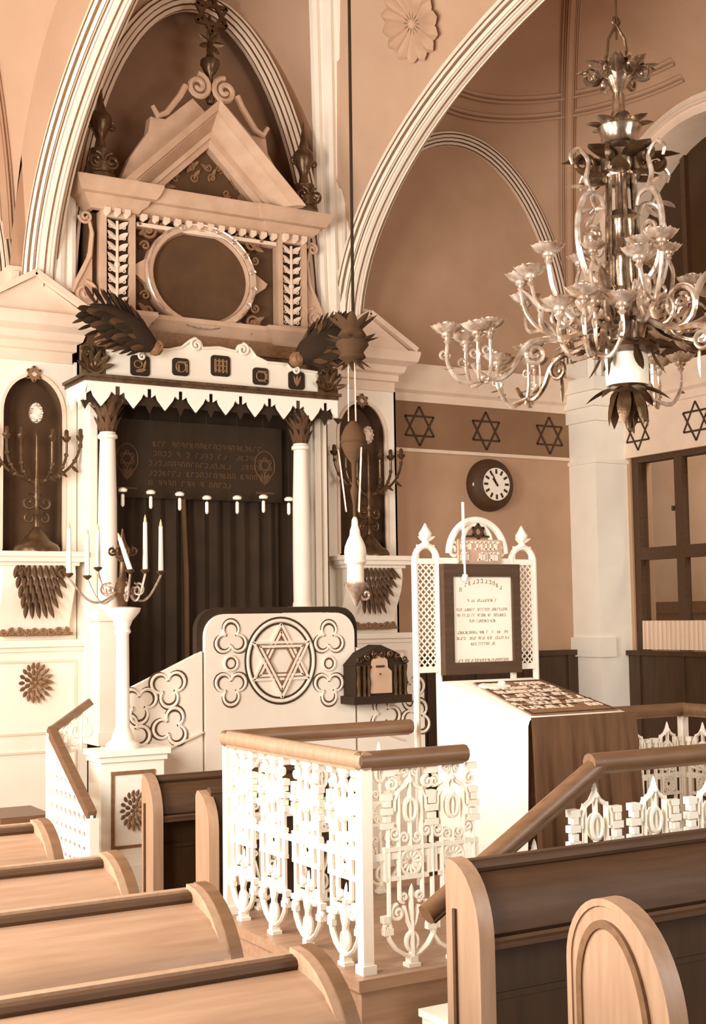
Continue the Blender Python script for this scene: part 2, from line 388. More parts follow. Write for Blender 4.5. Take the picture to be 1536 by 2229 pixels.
for nx, x0, x1 in ((NL, 2.82, 3.575), (NR, 6.02, 6.78)):
    b = MB(); P, path = arch_niche(b, x0, x1, 0, 4.2, nx, .25, 2.58, 3.74, YF, .2, oh=.31)
    b.box(x0, x0+.02, YF, YB, 0, 4.2); b.box(x1-.02, x1, YF, YB, 0, 4.2)
    trim(b, 'cream')
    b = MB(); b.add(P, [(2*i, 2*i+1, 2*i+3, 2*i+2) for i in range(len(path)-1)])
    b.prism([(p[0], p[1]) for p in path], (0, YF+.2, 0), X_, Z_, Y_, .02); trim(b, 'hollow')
    # raised fillet round the niche and panel outline
    b = MB()
    b.sweep([(nx+.265, YF-.004, 2.6)]+[(nx+.265*cos(PI*i/20), YF-.004, 3.74+.325*sin(PI*i/20)) for i in range(21)]+[(nx-.265, YF-.004, 2.6)], Y_, [(-.014, -.014), (-.014, .014), (.014, .014), (.014, -.014)])
    trim(b, 'stone')
    # entablature with its little gable
    ex0, ex1 = (2.62, 3.72) if nx == NL else (5.86, 6.95)
    b = MB()
    pr = [(0, 4.18), (.02, 4.18), (.02, 4.27), (.05, 4.28), (.05, 4.34), (.09, 4.36), (.11, 4.42), (.19, 4.46), (.21, 4.53), (.21, 4.56), (0, 4.56)]
    def ent(x0, x1, yw):
        vs = []; n = len(pr)
        for s_, xx in ((-1, x0), (1, x1)):
            vs += [(xx+s_*(p-.21), yw-p, z) for p, z in pr]
        b.add(vs, [(i, i+n, (i+1) % n+n, (i+1) % n) for i in range(n)]+[tuple(range(n)), tuple(range(2*n-1, n-1, -1))])
        for s_, xx in ((-1, x0), (1, x1)):
            b.add([(xx+s_*(p-.21), yw-p, z) for p, z in pr]+[(xx+s_*(p-.21), YB, z) for p, z in pr], [(i, i+n, (i+1) % n+n, (i+1) % n) for i in range(n)])
    ent(ex0+.0, ex1-.0, YF)
    trim(b, 'stone')
    b = MB(); cx = (ex0+ex1)/2
    b.prism([(ex0+.06, 4.56), (ex1-.06, 4.56), (cx, 4.87)], (0, YF-.13, 0), X_, Z_, Y_, .3)
    b.bar((ex0+.02, YF-.14, 4.58), (cx, YF-.14, 4.9), .05, .1); b.bar((ex1-.02, YF-.14, 4.58), (cx, YF-.14, 4.9), .05, .1)
    trim(b, 'stone')
for x0, x1 in ((2.98, 3.5), (5.95, 6.47)):
    b = MB(); b.box(x0, x1, YF-.02, YB, 4.5, ZS+.25)
    for k in range(5): b.box(x0+.02+k*.1, x0+.08+k*.1, YF-.05, YF, 4.5, ZS+.2)
    trim(b, 'stone')
# clustered shafts that climb from the piers beside the ark
for sx, x in ((1, 6.1), (-1, 3.36)):
    b = MB()
    for k, (dx, r) in enumerate(((-.15, .05), (-.085, .02), (-.03, .055), (.035, .02), (.08, .04), (.13, .02))):
        pts = [V((x+dx*sx*.9, YF-.06, 4.5))]
        for i in range(22):
            t = .05+1.75*(i/21)**1.5; X = x-.5*t*sx; Y = YF-.05-.86*t
            u, v = (X-4.72)/1.52, (Y-6.15)/4.65
            z = ZS+math.sqrt(max(0, 2.95**2*(1-u*u)+2.3**2*(1-v*v))) if abs(u) < 1 and abs(v) < 1 else ZS
            pts.append(V((X+dx*sx*.87, Y-dx*.5, max(z-.03, 4.8))))
        b.tube(pts, r, 8)
    trim(b, 'cream')
# corner pier on the right
b = MB(); b.box(9.22, 9.72, 10.67, YB, 0, 4.15)
b.box(9.2, 9.72, 10.64, YB, 3.6, 3.64); b.box(9.18, 9.72, 10.62, YB, 4.05, 4.2); b.box(9.14, 9.72, 10.57, YB, 4.2, 4.36); b.box(9.1, 9.72, 10.52, YB, 4.36, 4.5)
b.box(9.22, 9.72, 10.72, YB, 4.5, ZS+.1); b.box(9.18, 9.4, 10.63, YB, 1.55, 1.75)
for x_ in (9.26, 9.36): b.tube([(x_, 10.74, 4.5), (x_, 10.74, ZS+.6)], .05, 8)
trim(b, 'white')
cp = [(0, 4.17), (.04, 4.17), (.05, 4.25), (.09, 4.28), (.1, 4.36), (.16, 4.42), (.18, 4.5), (.18, 4.53), (0, 4.53)]
b = MB(); b.moulding(6.7, 9.3, YB, cp); b.moulding(-1, 2.75, YB, cp)
b.box(6.7, 9.3, YB-.03, YB, 3.66, 3.69)
trim(b, 'stone')
b = MB(); n = len(cp)
b.add([(XR-p, 10.75, z) for p, z in cp]+[(XR-p, 2, z) for p, z in cp], [(i, i+n, (i+1) % n+n, (i+1) % n) for i in range(n)])
b.box(XR-.03, XR, 2, 10.7, 3.66, 3.7); trim(b, 'stone')
b = MB(); b.box(6.72, 9.25, YB-.012, YB, 3.69, 4.17); FZ = trim(b, 'frieze')
b = MB(); b.box(XR-.012, XR, 2, 10.68, 3.7, 4.17); FZ2 = trim(b, 'stone')  # paler than the front frieze: side light put into the colour
for px in (912, 1057, 1195):
    p = at(px, 930+(px-1057)*.1, Y=YB-.012); b = MB(); star_bars(b, (p.x, YB-.012, 3.925), X_, Z_, NY, .2, .021, .006); part(FZ, 'painted_star', b, 'ink')
for y in (10.47, 9.62, 8.77, 7.92):
    b = MB(); star_bars(b, (XR-.012, y, 3.93), Y_, Z_, -X_, .2, .021, .006); part(FZ2, 'painted_star', b, 'ink')
# dark stall panelling under the window and the clock
b = MB(); b.box(6.8, XR, YB-.06, YB, 0, 1.6); b.box(XR-.06, XR, 2, YB, 0, 1.58)
for x in (7.3, 7.9, 8.5, 9.1): b.box(x-.03, x+.03, YB-.08, YB-.05, 0, 1.6)
for y in (10.5, 9.85, 9.2, 8.5): b.box(XR-.08, XR-.05, y-.02, y+.02, 0, 1.58)
b.box(6.8, XR, YB-.1, YB, 1.57, 1.62); b.box(XR-.1, XR, 2, YB, 1.56, 1.61); trim(b, 'stall')
# window on the right wall
b = MB()
def wbar(y0, y1, z0, z1, d=.08): b.box(XR+.02, XR+.02+d, y0, y1, z0, z1)
wbar(wy1-.1, wy1, wz0, wz1, .12); wbar(wy0, wy0+.1, wz0, wz1, .12); wbar(wy0, wy1, wz1-.06, wz1, .12)
for yc in (9.93, 9.3, 8.8): wbar(yc-.055, yc+.055, wz0, wz1)
wbar(wy0, wy1, 2.56, 2.69)
b.box(XR+.0, XR+.03, 10.0, 10.02, 3.05, 3.1)
W1 = struct('window_1', b, 'darkwood', (XR, 9.5, wz0))
b = MB(); b.box(XR+.07, XR+.075, wy0+.05, wy1-.05, wz0, wz1-.04); part(W1, 'pane', b, 'glass')
b = MB()
for k in range(60):
    y = 10.5-k*.032
    if y < 8.5: break
    b.tube([(XR+.012+.01*(k % 2), y, wz0+.02), (XR+.012+.01*(k % 2), y-.004, wz0+.32)], .017, 6)
cu = solo('window_curtain', b, 'curtain', 'short gathered net curtain across the foot of the right wall window', 'curtain', (XR, 9.5, wz0))
# the court wall seen through the panes
b = MB(); b.box(12.2, 12.5, 6, 16, 0, 6)
solo('courtyard_wall', b, 'plaster', 'pale plastered courtyard wall seen through the window panes', 'wall', (12.3, 11, 0))
b = MB(); b.box(12.05, 12.2, 6, 16, 1.5, 1.85); b.box(12.1, 12.2, 6, 16, 2.0, 2.14)
solo('courtyard_ledge', b, 'gilt', 'darker double ledge low on the courtyard wall behind the window', 'ledge', (12.1, 11, 1.5))
# ---------------------------------------------------------------- the ark
def prof_block(b, x0, x1, yback, pr):
    """block with a moulded front and moulded ends; pr = (front y, z) bottom to top, ends step by the same amount"""
    ym = max(p[0] for p in pr); n = len(pr)
    vs = []
    for s_, xx in ((-1, x0), (1, x1)): vs += [(xx+s_*(ym-p[0]), p[0], p[1]) for p in pr]
    for s_, xx in ((-1, x0), (1, x1)): vs += [(xx+s_*(ym-p[0]), yback, p[1]) for p in pr]
    fs = [(i, i+1, n+i+1, n+i) for i in range(n-1)]+[(i, i+1, 2*n+i+1, 2*n+i) for i in range(n-1)]+[(n+i, n+i+1, 3*n+i+1, 3*n+i) for i in range(n-1)]
    fs += [(0, n, 3*n, 2*n), (n-1, 2*n-1, 4*n-1, 3*n-1)]+[(2*n+i, 2*n+i+1, 3*n+i+1, 3*n+i) for i in range(n-1)]
    b.add(vs, fs)
ARK = thing('torah_ark', 'tall carved ark with twin columns, scalloped canopy, round medallion and steep pediment', 'ark', (AC, 10.5, 1.0))
b = MB(); b.box(3.6, 5.86, 10.72, YA-.01, 1.0, 4.0); part(ARK, 'back_panel', b, 'velvet')
b = MB(); b.box(3.585, 3.68, 10.5, 10.76, 1.0, 3.95); b.box(3.6, 3.66, 10.47, 10.5, 1.9, 3.9); part(ARK, 'jamb', b, 'cream')
b = MB(); b.box(5.7, 5.86, 10.5, 10.76, 1.0, 3.95); b.box(5.72, 5.78, 10.46, 10.5, 1.0, 3.95); b.box(5.81, 5.84, 10.46, 10.5, 1.0, 3.95); part(ARK, 'jamb', b, 'cream')
for x, lb in ((3.715, 'left column, white in full light'), (5.525, 'right column')):
    b = MB(); b.lathe([(.085, 2.1), (.085, 2.13), (.078, 2.15), (.08, 2.5), (.076, 3.0), (.064, 3.47), (.062, 3.5)], (x, 10.37, 0), 20)
    c = part(ARK, 'column', b, 'cream', lb)
    b = MB(); b.lathe([(.062, 3.5), (.082, 3.51), (.082, 3.535), (.066, 3.55), (.066, 3.56)], (x, 10.37, 0), 18); part(c, 'necking', b, 'cream')
    b = MB(); b.lathe([(.06, 3.56), (.07, 3.66), (.11, 3.8), (.12, 3.86)], (x, 10.37, 0), 16); b.box(x-.14, x+.14, 10.23, 10.51, 3.86, 3.95)
    for k in range(10):
        a = 2*PI*k/10; d = V((cos(a)*.35, sin(a)*.35, 1)); b.leaf((x+.062*cos(a), 10.37+.062*sin(a), 3.56), V((cos(a)*.12, sin(a)*.12, 1)), (cos(a), sin(a), 0), .14, .05, .3)
        a += PI/10; b.leaf((x+.07*cos(a), 10.37+.07*sin(a), 3.68), V((cos(a)*.25, sin(a)*.25, 1)), (cos(a), sin(a), -.2), .14, .05, .4)
    for a in (PI/4, 3*PI/4, 5*PI/4, 7*PI/4): b.scroll((x+.12*cos(a), 10.37+.12*sin(a), 3.82), (cos(a), sin(a), 0), Z_, .05, 1.3, .012)
    part(c, 'capital', b, 'hollow')
    b = MB(); b.box(x-.1, x+.1, 10.27, 10.5, 1.0, 2.0); b.box(x-.13, x+.13, 10.24, 10.5, 2.0, 2.05); b.box(x-.11, x+.11, 10.26, 10.5, 2.05, 2.1); b.box(x-.12, x+.12, 10.25, 10.5, 1.0, 1.1)
    part(c, 'pedestal', b, 'cream')
# canopy
b = MB(); b.box(3.46, 5.83, 10.2, 10.72, 3.955, 3.985); b.box(3.44, 5.85, 10.18, 10.72, 3.985, 4.01); part(ARK, 'canopy_ledge', b, 'bronze')
b = MB(); nS = 8.4; w = 2.35/nS; poly = []
x = 3.47
segs = [(.02, -.03), (.02, -.1), (.055, -.075), (.075, -.12), (.14, -.2), (.205, -.12), (.225, -.075), (.26, -.1), (.26, -.03)]
while x < 5.81:
    for dx, dz in segs:
        if x+dx <= 5.83: poly.append((x+dx, 3.955+dz))
    x += w
poly = [(3.47, 3.955), (3.47, 3.86)]+poly+[(5.83, 3.8), (5.83, 3.955)]
b.prism(poly, (0, 10.22, 0), X_, Z_, Y_, .025)
pl2 = [(10.25, 3.955), (10.25, 3.8), (10.3, 3.86), (10.38, 3.76), (10.46, 3.86), (10.5, 3.82), (10.58, 3.76), (10.66, 3.86), (10.7, 3.82), (10.7, 3.955)]
for xx in (3.47, 5.81): b.prism(pl2, (xx, 0, 0), Y_, Z_, X_, .02)
VAL = part(ARK, 'valance', b, 'white')
b = MB(); b.box(3.5, 5.8, 10.27, 10.29, 3.79, 3.95)
x = 3.49
while x < 5.8:
    b.prism([(0, 0), (.035, -.07), (.07, 0)], (x-.035, 10.27, 3.8), X_, Z_, Y_, .02); b.prism([(0, 0), (.05, -.05), (.1, 0)], (x+.09, 10.27, 3.8), X_, Z_, Y_, .02); x += w
part(VAL, 'valance_backing', b, 'velvet')
# cresting
hp = [(3.66, .21), (3.86, .22), (3.97, .2), (4.0, .25), (4.22, .27), (4.33, .3), (4.4, .36), (4.45, .39), (4.5, .36), (4.52, .31), (4.68, .33), (4.84, .31), (4.86, .36), (4.91, .38), (4.97, .35), (5.03, .28), (5.14, .24), (5.34, .24), (5.38, .2), (5.48, .2), (5.68, .19)]
b = MB(); b.prism([(3.66, .0)]+hp+[(5.68, 0)], (0, 10.26, 4.01), X_, Z_, Y_, .04)
CR_ = part(ARK, 'cresting', b, 'cream')
b = MB()
for i in range(len(hp)-1): b.tube([(hp[i][0], 10.25, 4.01+hp[i][1]), (hp[i+1][0], 10.25, 4.01+hp[i+1][1])], .012, 6)
for c_, s_ in ((4.46, 1), (4.9, -1)): b.scroll((c_, 10.24, 4.34), X_, Z_, .055, 1.5, .013, PI/2, s_)
for c_, s_ in ((3.97, 1), (5.42, -1)): b.scroll((c_, 10.24, 4.2), X_, Z_, .035, 1.3, .011, PI/2, s_)
part(CR_, 'crest_scroll', b, 'cream')
for i, px in enumerate((305, 393, 480, 567, 645)):
    p = at(px, 800, Y=10.25); x = p.x; zc = (4.12, 4.14, 4.18, 4.12, 4.11)[i]; s = (.085, .075, .09, .075, .08)[i]
    b = MB(); r = .03; pts = [(x+sx*(s-r)+r*cos(a0+PI/2*k/4), zc+sz*(s-r)+r*sin(a0+PI/2*k/4)) for sx, sz, a0 in ((1, 1, 0), (-1, 1, PI/2), (-1, -1, PI), (1, -1, 1.5*PI)) for k in range(5)]
    b.prism(pts, (0, 10.245, 0), X_, Z_, Y_, .02); md = part(CR_, 'medallion', b, 'velvet')
    b = MB()
    if i == 2:
        for k in range(4): b.box(x-.06+k*.035, x-.045+k*.035, 10.238, 10.246, zc-.06, zc+.055)
        for k in range(3): b.box(x-.06, x+.06, 10.236, 10.246, zc-.045+k*.04, zc-.038+k*.04)
    elif i == 0:
        b.tube(circ((x-.02, 10.24, zc+.01), X_, Z_, .035, 10, r2=.03), .006, 5, True); b.leaf((x-.04, 10.242, zc-.05), (1, 0, .2), NY, .09, .03, .1); b.leaf((x+.03, 10.242, zc-.03), (.2, 0, 1), NY, .08, .025, .1)
    elif i == 4:
        for k in (-1, 0, 1): b.leaf((x, 10.242, zc-.05), (k*.4, 0, 1), NY, .1, .025, .1)
    else: glyphs(b, (x-.05, 10.242, zc-.045), X_, Z_, NY, .13, .09, 1, .006, .2); b.tube(circ((x, 10.24, zc), X_, Z_, .045, 12), .006, 5, True)
    part(md, 'emblem', b, 'gilt')
for xa, sg in ((3.55, 1), (5.75, -1)):
    b = MB(); b.scroll((xa+.02*sg, 10.24, 4.1), X_, Z_, .085, 1.6, .02, PI, sg); b.scroll((xa+.07*sg, 10.23, 4.17), X_, Z_, .055, 1.3, .014, 0, -sg); b.scroll((xa-.06*sg, 10.24, 4.2), X_, Z_, .06, 1.3, .014, 0, sg)
    for k in range(6): b.leaf((xa, 10.24, 4.05), (cos(.3+k*.5), 0, sin(.3+k*.5)), NY, .17, .05, .3)
    b.box(xa-.1, xa+.1, 10.25, 10.3, 4.01, 4.25)
    part(CR_, 'end_scroll', b, 'bronze', 'dark openwork scroll at the end of the cresting')
# upper tier
b = MB(); b.box(3.64, 5.76, 10.66, YA-.01, 4.0, 5.56); part(ARK, 'upper_body', b, 'hollow')
b = MB(); lp = [(10.62, 4.48), (10.6, 4.5), (10.56, 4.56), (10.52, 4.6), (10.52, 4.64)]
prof_block(b, 3.66, 5.74, 10.7, lp); prof_block(b, 3.68, 4.1, 10.7, [(y-.07, z) for y, z in lp]); prof_block(b, 5.36, 5.72, 10.7, [(y-.07, z) for y, z in lp])
part(ARK, 'upper_ledge', b, 'carved')
b = MB(); b.box(3.72, 5.7, 10.56, 10.7, 4.0, 4.5); b.box(3.7, 5.72, 10.52, 10.7, 4.36, 4.42); part(ARK, 'frieze_block', b, 'gilt')
for x0, x1 in ((3.72, 4.03), (5.41, 5.71)):
    z0, z1 = 4.65, 5.52; b = MB(); xm = (x0+x1)/2
    b.box(x0, x0+.05, 10.55, 10.7, z0, z1); b.box(x1-.05, x1, 10.55, 10.7, z0, z1); b.box(x0, x1, 10.55, 10.7, z1-.07, z1); b.box(x0, x1, 10.55, 10.7, z0, z0+.03)
    p_ = part(ARK, 'pilaster', b, 'carved')
    b = MB(); b.box(x0+.05, x1-.05, 10.6, 10.7, z0, z1-.05); part(p_, 'pilaster_ground', b, 'velvet')
    b = MB(); b.tube([(xm, 10.58, z0+.03), (xm, 10.575, z1-.09)], .013, 6)
    for k in range(8):
        for s_ in (-1, 1): b.leaf((xm, 10.585, z0+.05+k*.095), (s_*.75, 0, .6 if k < 4 else .5), NY, .115, .045, .25); b.scroll((xm+s_*.065, 10.58, z0+.07+k*.095), X_, Z_, .025, 1.1, .006, PI/2, s_)
    b.ball((xm, 10.58, z0+.4), .03, 8); part(p_, 'foliage', b, 'stone')
for x, sg in ((3.66, -1), (5.74, 1)):
    b = MB()
    tail = [(x+sg*.03, 10.6, 5.42), (x+sg*.0, 10.6, 5.3), (x+sg*.02, 10.6, 5.1), (x+sg*.09, 10.6, 4.95), (x+sg*.14, 10.6, 4.85)]
    b.scroll((x+sg*.06, 10.6, 4.77), X_, Z_, .11, 1.8, .02, PI/2 if sg < 0 else PI/2, sg, tail=None); b.tube(tail+[(x+sg*.17, 10.6, 4.77)], [.014, .018, .022, .024, .022, .018], 6)
    b.scroll((x+sg*.06, 10.6, 5.44), X_, Z_, .06, 1.6, .014, PI, -sg)
    b.prism([(0, 4.65), (sg*.1, 4.68), (sg*.13, 4.85), (sg*.03, 5.05), (sg*.0, 5.4)], (x, 10.6, 0), X_, Z_, Y_, .08)
    part(ARK, 'side_volute', b, 'carved')
mc = V((4.66, 10.58, 5.03)); b = MB(); b.prism([(.47*cos(2*PI*i/48), .42*sin(2*PI*i/48)) for i in range(48)], mc+V((0, .03, 0)), X_, Z_, Y_, .05)
MED = part(ARK, 'medallion_disc', b, 'hollow', 'dark oval disc in the middle of the upper tier')
b = MB(); b.sweep(circ(mc+V((0, .06, 0)), X_, Z_, .5, 48, r2=.45), Y_, [(-.09, -.03), (-.1, .0), (-.09, .03), (-.05, .05), (.02, .05), (.02, -.03)], True); part(MED, 'medallion_ring', b, 'carved')
b = MB(); b.tube(circ(mc+V((0, -.02, 0)), X_, Z_, .475, 48, r2=.425), .012, 6, True); b.tube(circ(mc+V((0, -.035, 0)), X_, Z_, .515, 48, r2=.465), .012, 6, True)
for k in range(8):
    a = -.5+k*.35; b.scroll(mc+V((.5*cos(a), -.04, .45*sin(a))), X_, Z_, .03, 1.2, .008, a)
part(MED, 'medallion_bead', b, 'silver')
b = MB()
for sx, sz in ((-1, 1), (1, 1), (-1, -1), (1, -1)):
    c = mc+V((sx*.5, -.0, sz*.36))
    b.scroll(c, X_, Z_, .07, 1.5, .014, 0, sx); b.scroll(c+V((-sx*.12, 0, sz*.05)), X_, Z_, .045, 1.3, .011, PI, -sx); b.scroll(c+V((sx*.03, 0, -sz*.14)), X_, Z_, .045, 1.3, .011, PI, sx)
    for k in range(4): b.leaf(c, (sx*cos(k*.9), 0, sz*sin(k*.9-.6)), NY, .12, .045, .3)
part(ARK, 'spandrel_foliage', b, 'gilt')
for s_ in (-1, 1): b = MB(); b.prism([(s_*.5, -.12), (s_*.64, -.02), (s_*.66, .02), (s_*.5, .12)], mc+V((0, .01, 0)), X_, Z_, Y_, .08); part(ARK, 'keystone', b, 'carved')
# entablature, dentils, pediment
ep = [(10.58, 5.5), (10.56, 5.53), (10.52, 5.56), (10.5, 5.6), (10.46, 5.61), (10.43, 5.66), (10.41, 5.71), (10.41, 5.73)]
b = MB(); prof_block(b, 3.66, 5.72, YA-.01, ep); ep2 = [(y-.06, z) for y, z in ep]; prof_block(b, 3.62, 4.05, 10.7, ep2); prof_block(b, 5.32, 5.74, 10.7, [(y-.02, z) for y, z in ep])
part(ARK, 'entablature', b, 'carved')
b = MB()
for k in range(13):
    x = 4.08+k*.105; b.prism([(0, 0), (.05, 0), (.05, -.04), (.025, -.06), (0, -.04)], (x, 10.52, 5.51), X_, Z_, Y_, .06)
for x in (3.74, 3.83, 3.92, 5.45, 5.55, 5.64): b.prism([(0, 0), (.05, 0), (.05, -.04), (.025, -.07), (0, -.04)], (x, 10.5, 5.52), X_, Z_, Y_, .06)
b.box(4.05, 5.4, 10.56, 10.7, 5.41, 5.44)
part(ARK, 'dentil_row', b, 'stone')
ax, az = 4.71, 6.56
b = MB()
for fx in (3.86, 5.56):
    s_ = 1 if fx > ax else -1
    k = (az-5.73)/abs(fx-ax); LL = math.sqrt(1+k*k)
    def pt(o, y, top): return (ax, y, az-o*LL) if top else (fx-s_*o*LL/k, y, 5.73)
    seq = ((0, YA-.05), (0, 10.27), (.06, 10.3), (.07, 10.33), (.075, 10.33), (.15, 10.44), (.16, 10.47), (.2, 10.47), (.205, 10.5), (.255, 10.52), (.26, 10.62), (.26, YA-.05))
    n = len(seq); b.add([pt(o, y, tp_) for tp_ in (0, 1) for o, y in seq], [(i, i+1, n+i+1, n+i) for i in range(n-1)]+[tuple(range(n)), tuple(range(2*n-1, n-1, -1))])
PED = part(ARK, 'pediment', b, 'carved')
b = MB(); b.prism([(4.1, 5.73), (5.32, 5.73), (ax, 6.3)], (0, 10.6, 0), X_, Z_, Y_, .1); part(PED, 'tympanum', b, 'hollow')
b = MB()
for k in range(14):
    t = rnd.uniform(-.45, .45); z = 5.77+rnd.random()*max(.02, .38*(1-abs(t)/.5)); b.scroll((ax+t, 10.59, z), X_, Z_, .04, 1.3, .01, rnd.random()*6, rnd.choice((-1, 1)))
    b.leaf((ax+t, 10.59, z), (rnd.uniform(-1, 1), 0, rnd.uniform(-.3, 1)), NY, .09, .035, .3)
part(PED, 'tympanum_foliage', b, 'gilt')
b = MB()
for s_ in (-1, 1):
    c = V((ax+s_*.13, 10.45, 6.72)); b.scroll(c, X_, Z_, .12, 1.7, .026, PI/2 if s_ > 0 else PI/2, s_)
    pts = [c+V((s_*.12, 0, -.02)), c+V((s_*.17, 0, -.12)), c+V((s_*.3, 0, -.3)), c+V((s_*.38, 0, -.34)), c+V((s_*.43, 0, -.26))]
    b.tube(pts, [.03, .03, .028, .03, .02], 7)
    b.prism([(s_*.02, 6.5), (s_*.16, 6.62), (s_*.42, 6.38), (s_*.56, 6.38), (s_*.58, 6.24), (s_*.75, 5.98), (s_*.84, 5.76), (s_*.78, 5.74)], (ax, 10.5, 0), X_, Z_, Y_, .1)
part(PED, 'acroterion', b, 'carved')
b = MB(); b.lathe([(.03, 6.6), (.05, 6.66), (.02, 6.74), (.025, 6.85), (.06, 6.9), (.09, 6.96), (.085, 7.0), (.04, 7.03), (.02, 7.1), (.03, 7.16), (.015, 7.2), (.012, 7.42)], (4.72, 10.5, 0), 14)
star_bars(b, (4.73, 10.5, 7.42), X_, Z_, NY, .17, .035, .03)
for k in range(7): b.leaf((4.72, 10.5, 7.16), (cos(k*.9), 0, sin(k*.9)), NY, .13, .05, .2)
part(ARK, 'crowning_finial', b, 'bronze')
for x, lb in ((3.68, None), (5.64, None)):
    b = MB(); b.lathe([(.13, 5.73), (.13, 5.76), (.11, 5.78), (.12, 5.86), (.09, 5.9), (.1, 5.98), (.05, 6.0), (.035, 6.08), (.06, 6.14), (.1, 6.22), (.095, 6.28), (.05, 6.33), (.03, 6.4), (.02, 6.48), (.005, 6.58)], (x, 10.46, 0), 14)
    for s_ in (-1, 1): b.scroll((x+s_*.07, 10.36, 5.86), X_, Z_, .075, 1.7, .014, PI/2, s_); b.scroll((x+s_*.1, 10.46, 6.2), X_, Z_, .04, 1.2, .01, PI/2, -s_)
    part(ARK, 'urn_finial', b, 'bronze')
# opening: inscription hanging and curtain
b = MB(); b.box(3.8, 5.45, 10.6, 10.62, 3.05, 3.72); INS = part(ARK, 'inscription_panel', b, 'velvet')
b = MB()
for k in range(5):
    x0 = 4.16 if k else 4.2; n = 24 if k < 4 else 18; b = MB()
    glyphs(b, (x0, 10.598, 3.5-k*.085), X_, Z_, NY, .045*n*.97, .042, n, .004, .2); part(INS, 'text_line', b, 'hollow')
for xe in (3.97, 5.28):
    b = MB(); star_bars(b, (xe, 10.6, 3.38), X_, Z_, NY, .08, .014, .006); b.tube(circ((xe, 10.597, 3.38), X_, Z_, .1, 20, r2=.13), .007, 5, True)
    for k in range(5): b.leaf((xe, 10.6, 3.2), ((k-2)*.35, 0, 1), NY, .12, .03, .1)
    b.box(xe-.09, xe+.09, 10.595, 10.602, 3.12, 3.135); part(INS, 'emblem', b, 'hollow')
b = MB(); n = 60
b.grid(lambda i, j: V((3.8+1.65*i/n, 10.665+.022*sin(i*1.3)+.012*sin(i*.47), 1.0+j*2.2)), list(range(n+1)), [0, .5, 1]); part(ARK, 'curtain', b, 'velvet')
b = MB(); b.tube([(4.49, 10.62, 3.2), (4.52, 10.61, 2.4), (4.53, 10.62, 1.0)], .022, 6); part(ARK, 'curtain_edge', b, 'hollow')

# seven lamps hanging across the opening
LAMPS = ((267, 1068), (328, 1073), (391, 1077), (450, 1085), (516, 1085), (573, 1083), (628, 1088))
p = at(*LAMPS[0], Y=10.42); zt = 3.93
def lamp(p, lb):
    T = thing('ark_lamp', lb, 'lamp', p, 'seven small lamps hung across the ark opening')
    b = MB(); b.lathe([(.004, -.014), (.036, -.01), (.042, .01), (.026, .024), (.004, .028)], p, 10); part(T, 'bowl', b, 'glow')
    b = MB(); b.lathe([(.01, -.028), (.016, -.04), (.016, -.12), (.007, -.135)], p, 8); part(T, 'drop', b, 'white')
    b = MB(); b.tube([p+V((0, 0, -.03)), p+V((0, 0, -.008))], .006, 5); b.tube([p+V((0, 0, .02)), V((p.x, p.y, zt+.02))], .0025, 4); part(T, 'wire', b, 'velvet')
    return T
tx = ['leftmost of the seven white lamps hung across the ark, beside the left column', 'second from the left of the seven white lamps hung across the ark', 'third from the left of the ark lamps, above the curtain edge', 'middle one of the seven white lamps hung across the ark', 'third from the right of the seven lamps hung across the ark', 'second from the right of the seven lamps hung across the ark', 'rightmost of the seven white lamps, beside the right column of the ark']
L0 = lamp(p, tx[0])
for q_, t_ in zip(LAMPS[1:], tx[1:]):
    q = at(*q_, Y=10.42); lamp(q, t_)
# dark feathered plumes carved on the canopy ends
for (A_, B_, sg, lb) in (((193, 672), (338, 757), 1, 'dark feathered carving drooping inwards on the left end of the ark canopy'), ((748, 722), (645, 782), -1, 'dark feathered carving drooping inwards on the right end of the ark canopy')):
    a = at(*A_, Y=10.1); c = at(*B_, Y=10.12); ax_ = c-a; L = ax_.length; d = ax_.normalized(); up = V((0, -1, 0)).cross(d); up = up if up.z > 0 else -up
    T = thing('feathered_carving', lb, 'carving', (a.lerp(c, .5).x, 10.12, 4.2), 'feathered carvings on the canopy')
    b = MB(); pts = [a+d*(L*i/12) for i in range(13)]; b.tube(pts, [.03+.12*sin(PI*min(1, (i/12)*.95+.03))**.8 for i in range(13)], 12)
    part(T, 'body', b, 'velvet')
    for i in range(9):
        t_ = .08+i*.1; o = a+d*(L*t_); r = .12*sin(PI*min(1, t_*.95+.03))**.8
        for j, w_ in enumerate((-1.2, -.5, .2, .9, 1.6)):
            n_ = NY*cos(w_)+up*sin(w_); b = MB()
            b.leaf(o+n_*(r+.012), -d*.75-up*(.5 if w_ < .5 else -.2)+n_*.12, n_, .19, .062, .12, .3, 6, 1.5); part(T, 'feather', b, 'velvet' if (i+j) % 3 else 'hollow')
    b = MB(); b.scroll(c+NY*.05, X_, Z_, .045, 1.4, .014, PI/2, -sg); b.ball(c, .07, 10); part(T, 'head_curl', b, 'gilt')

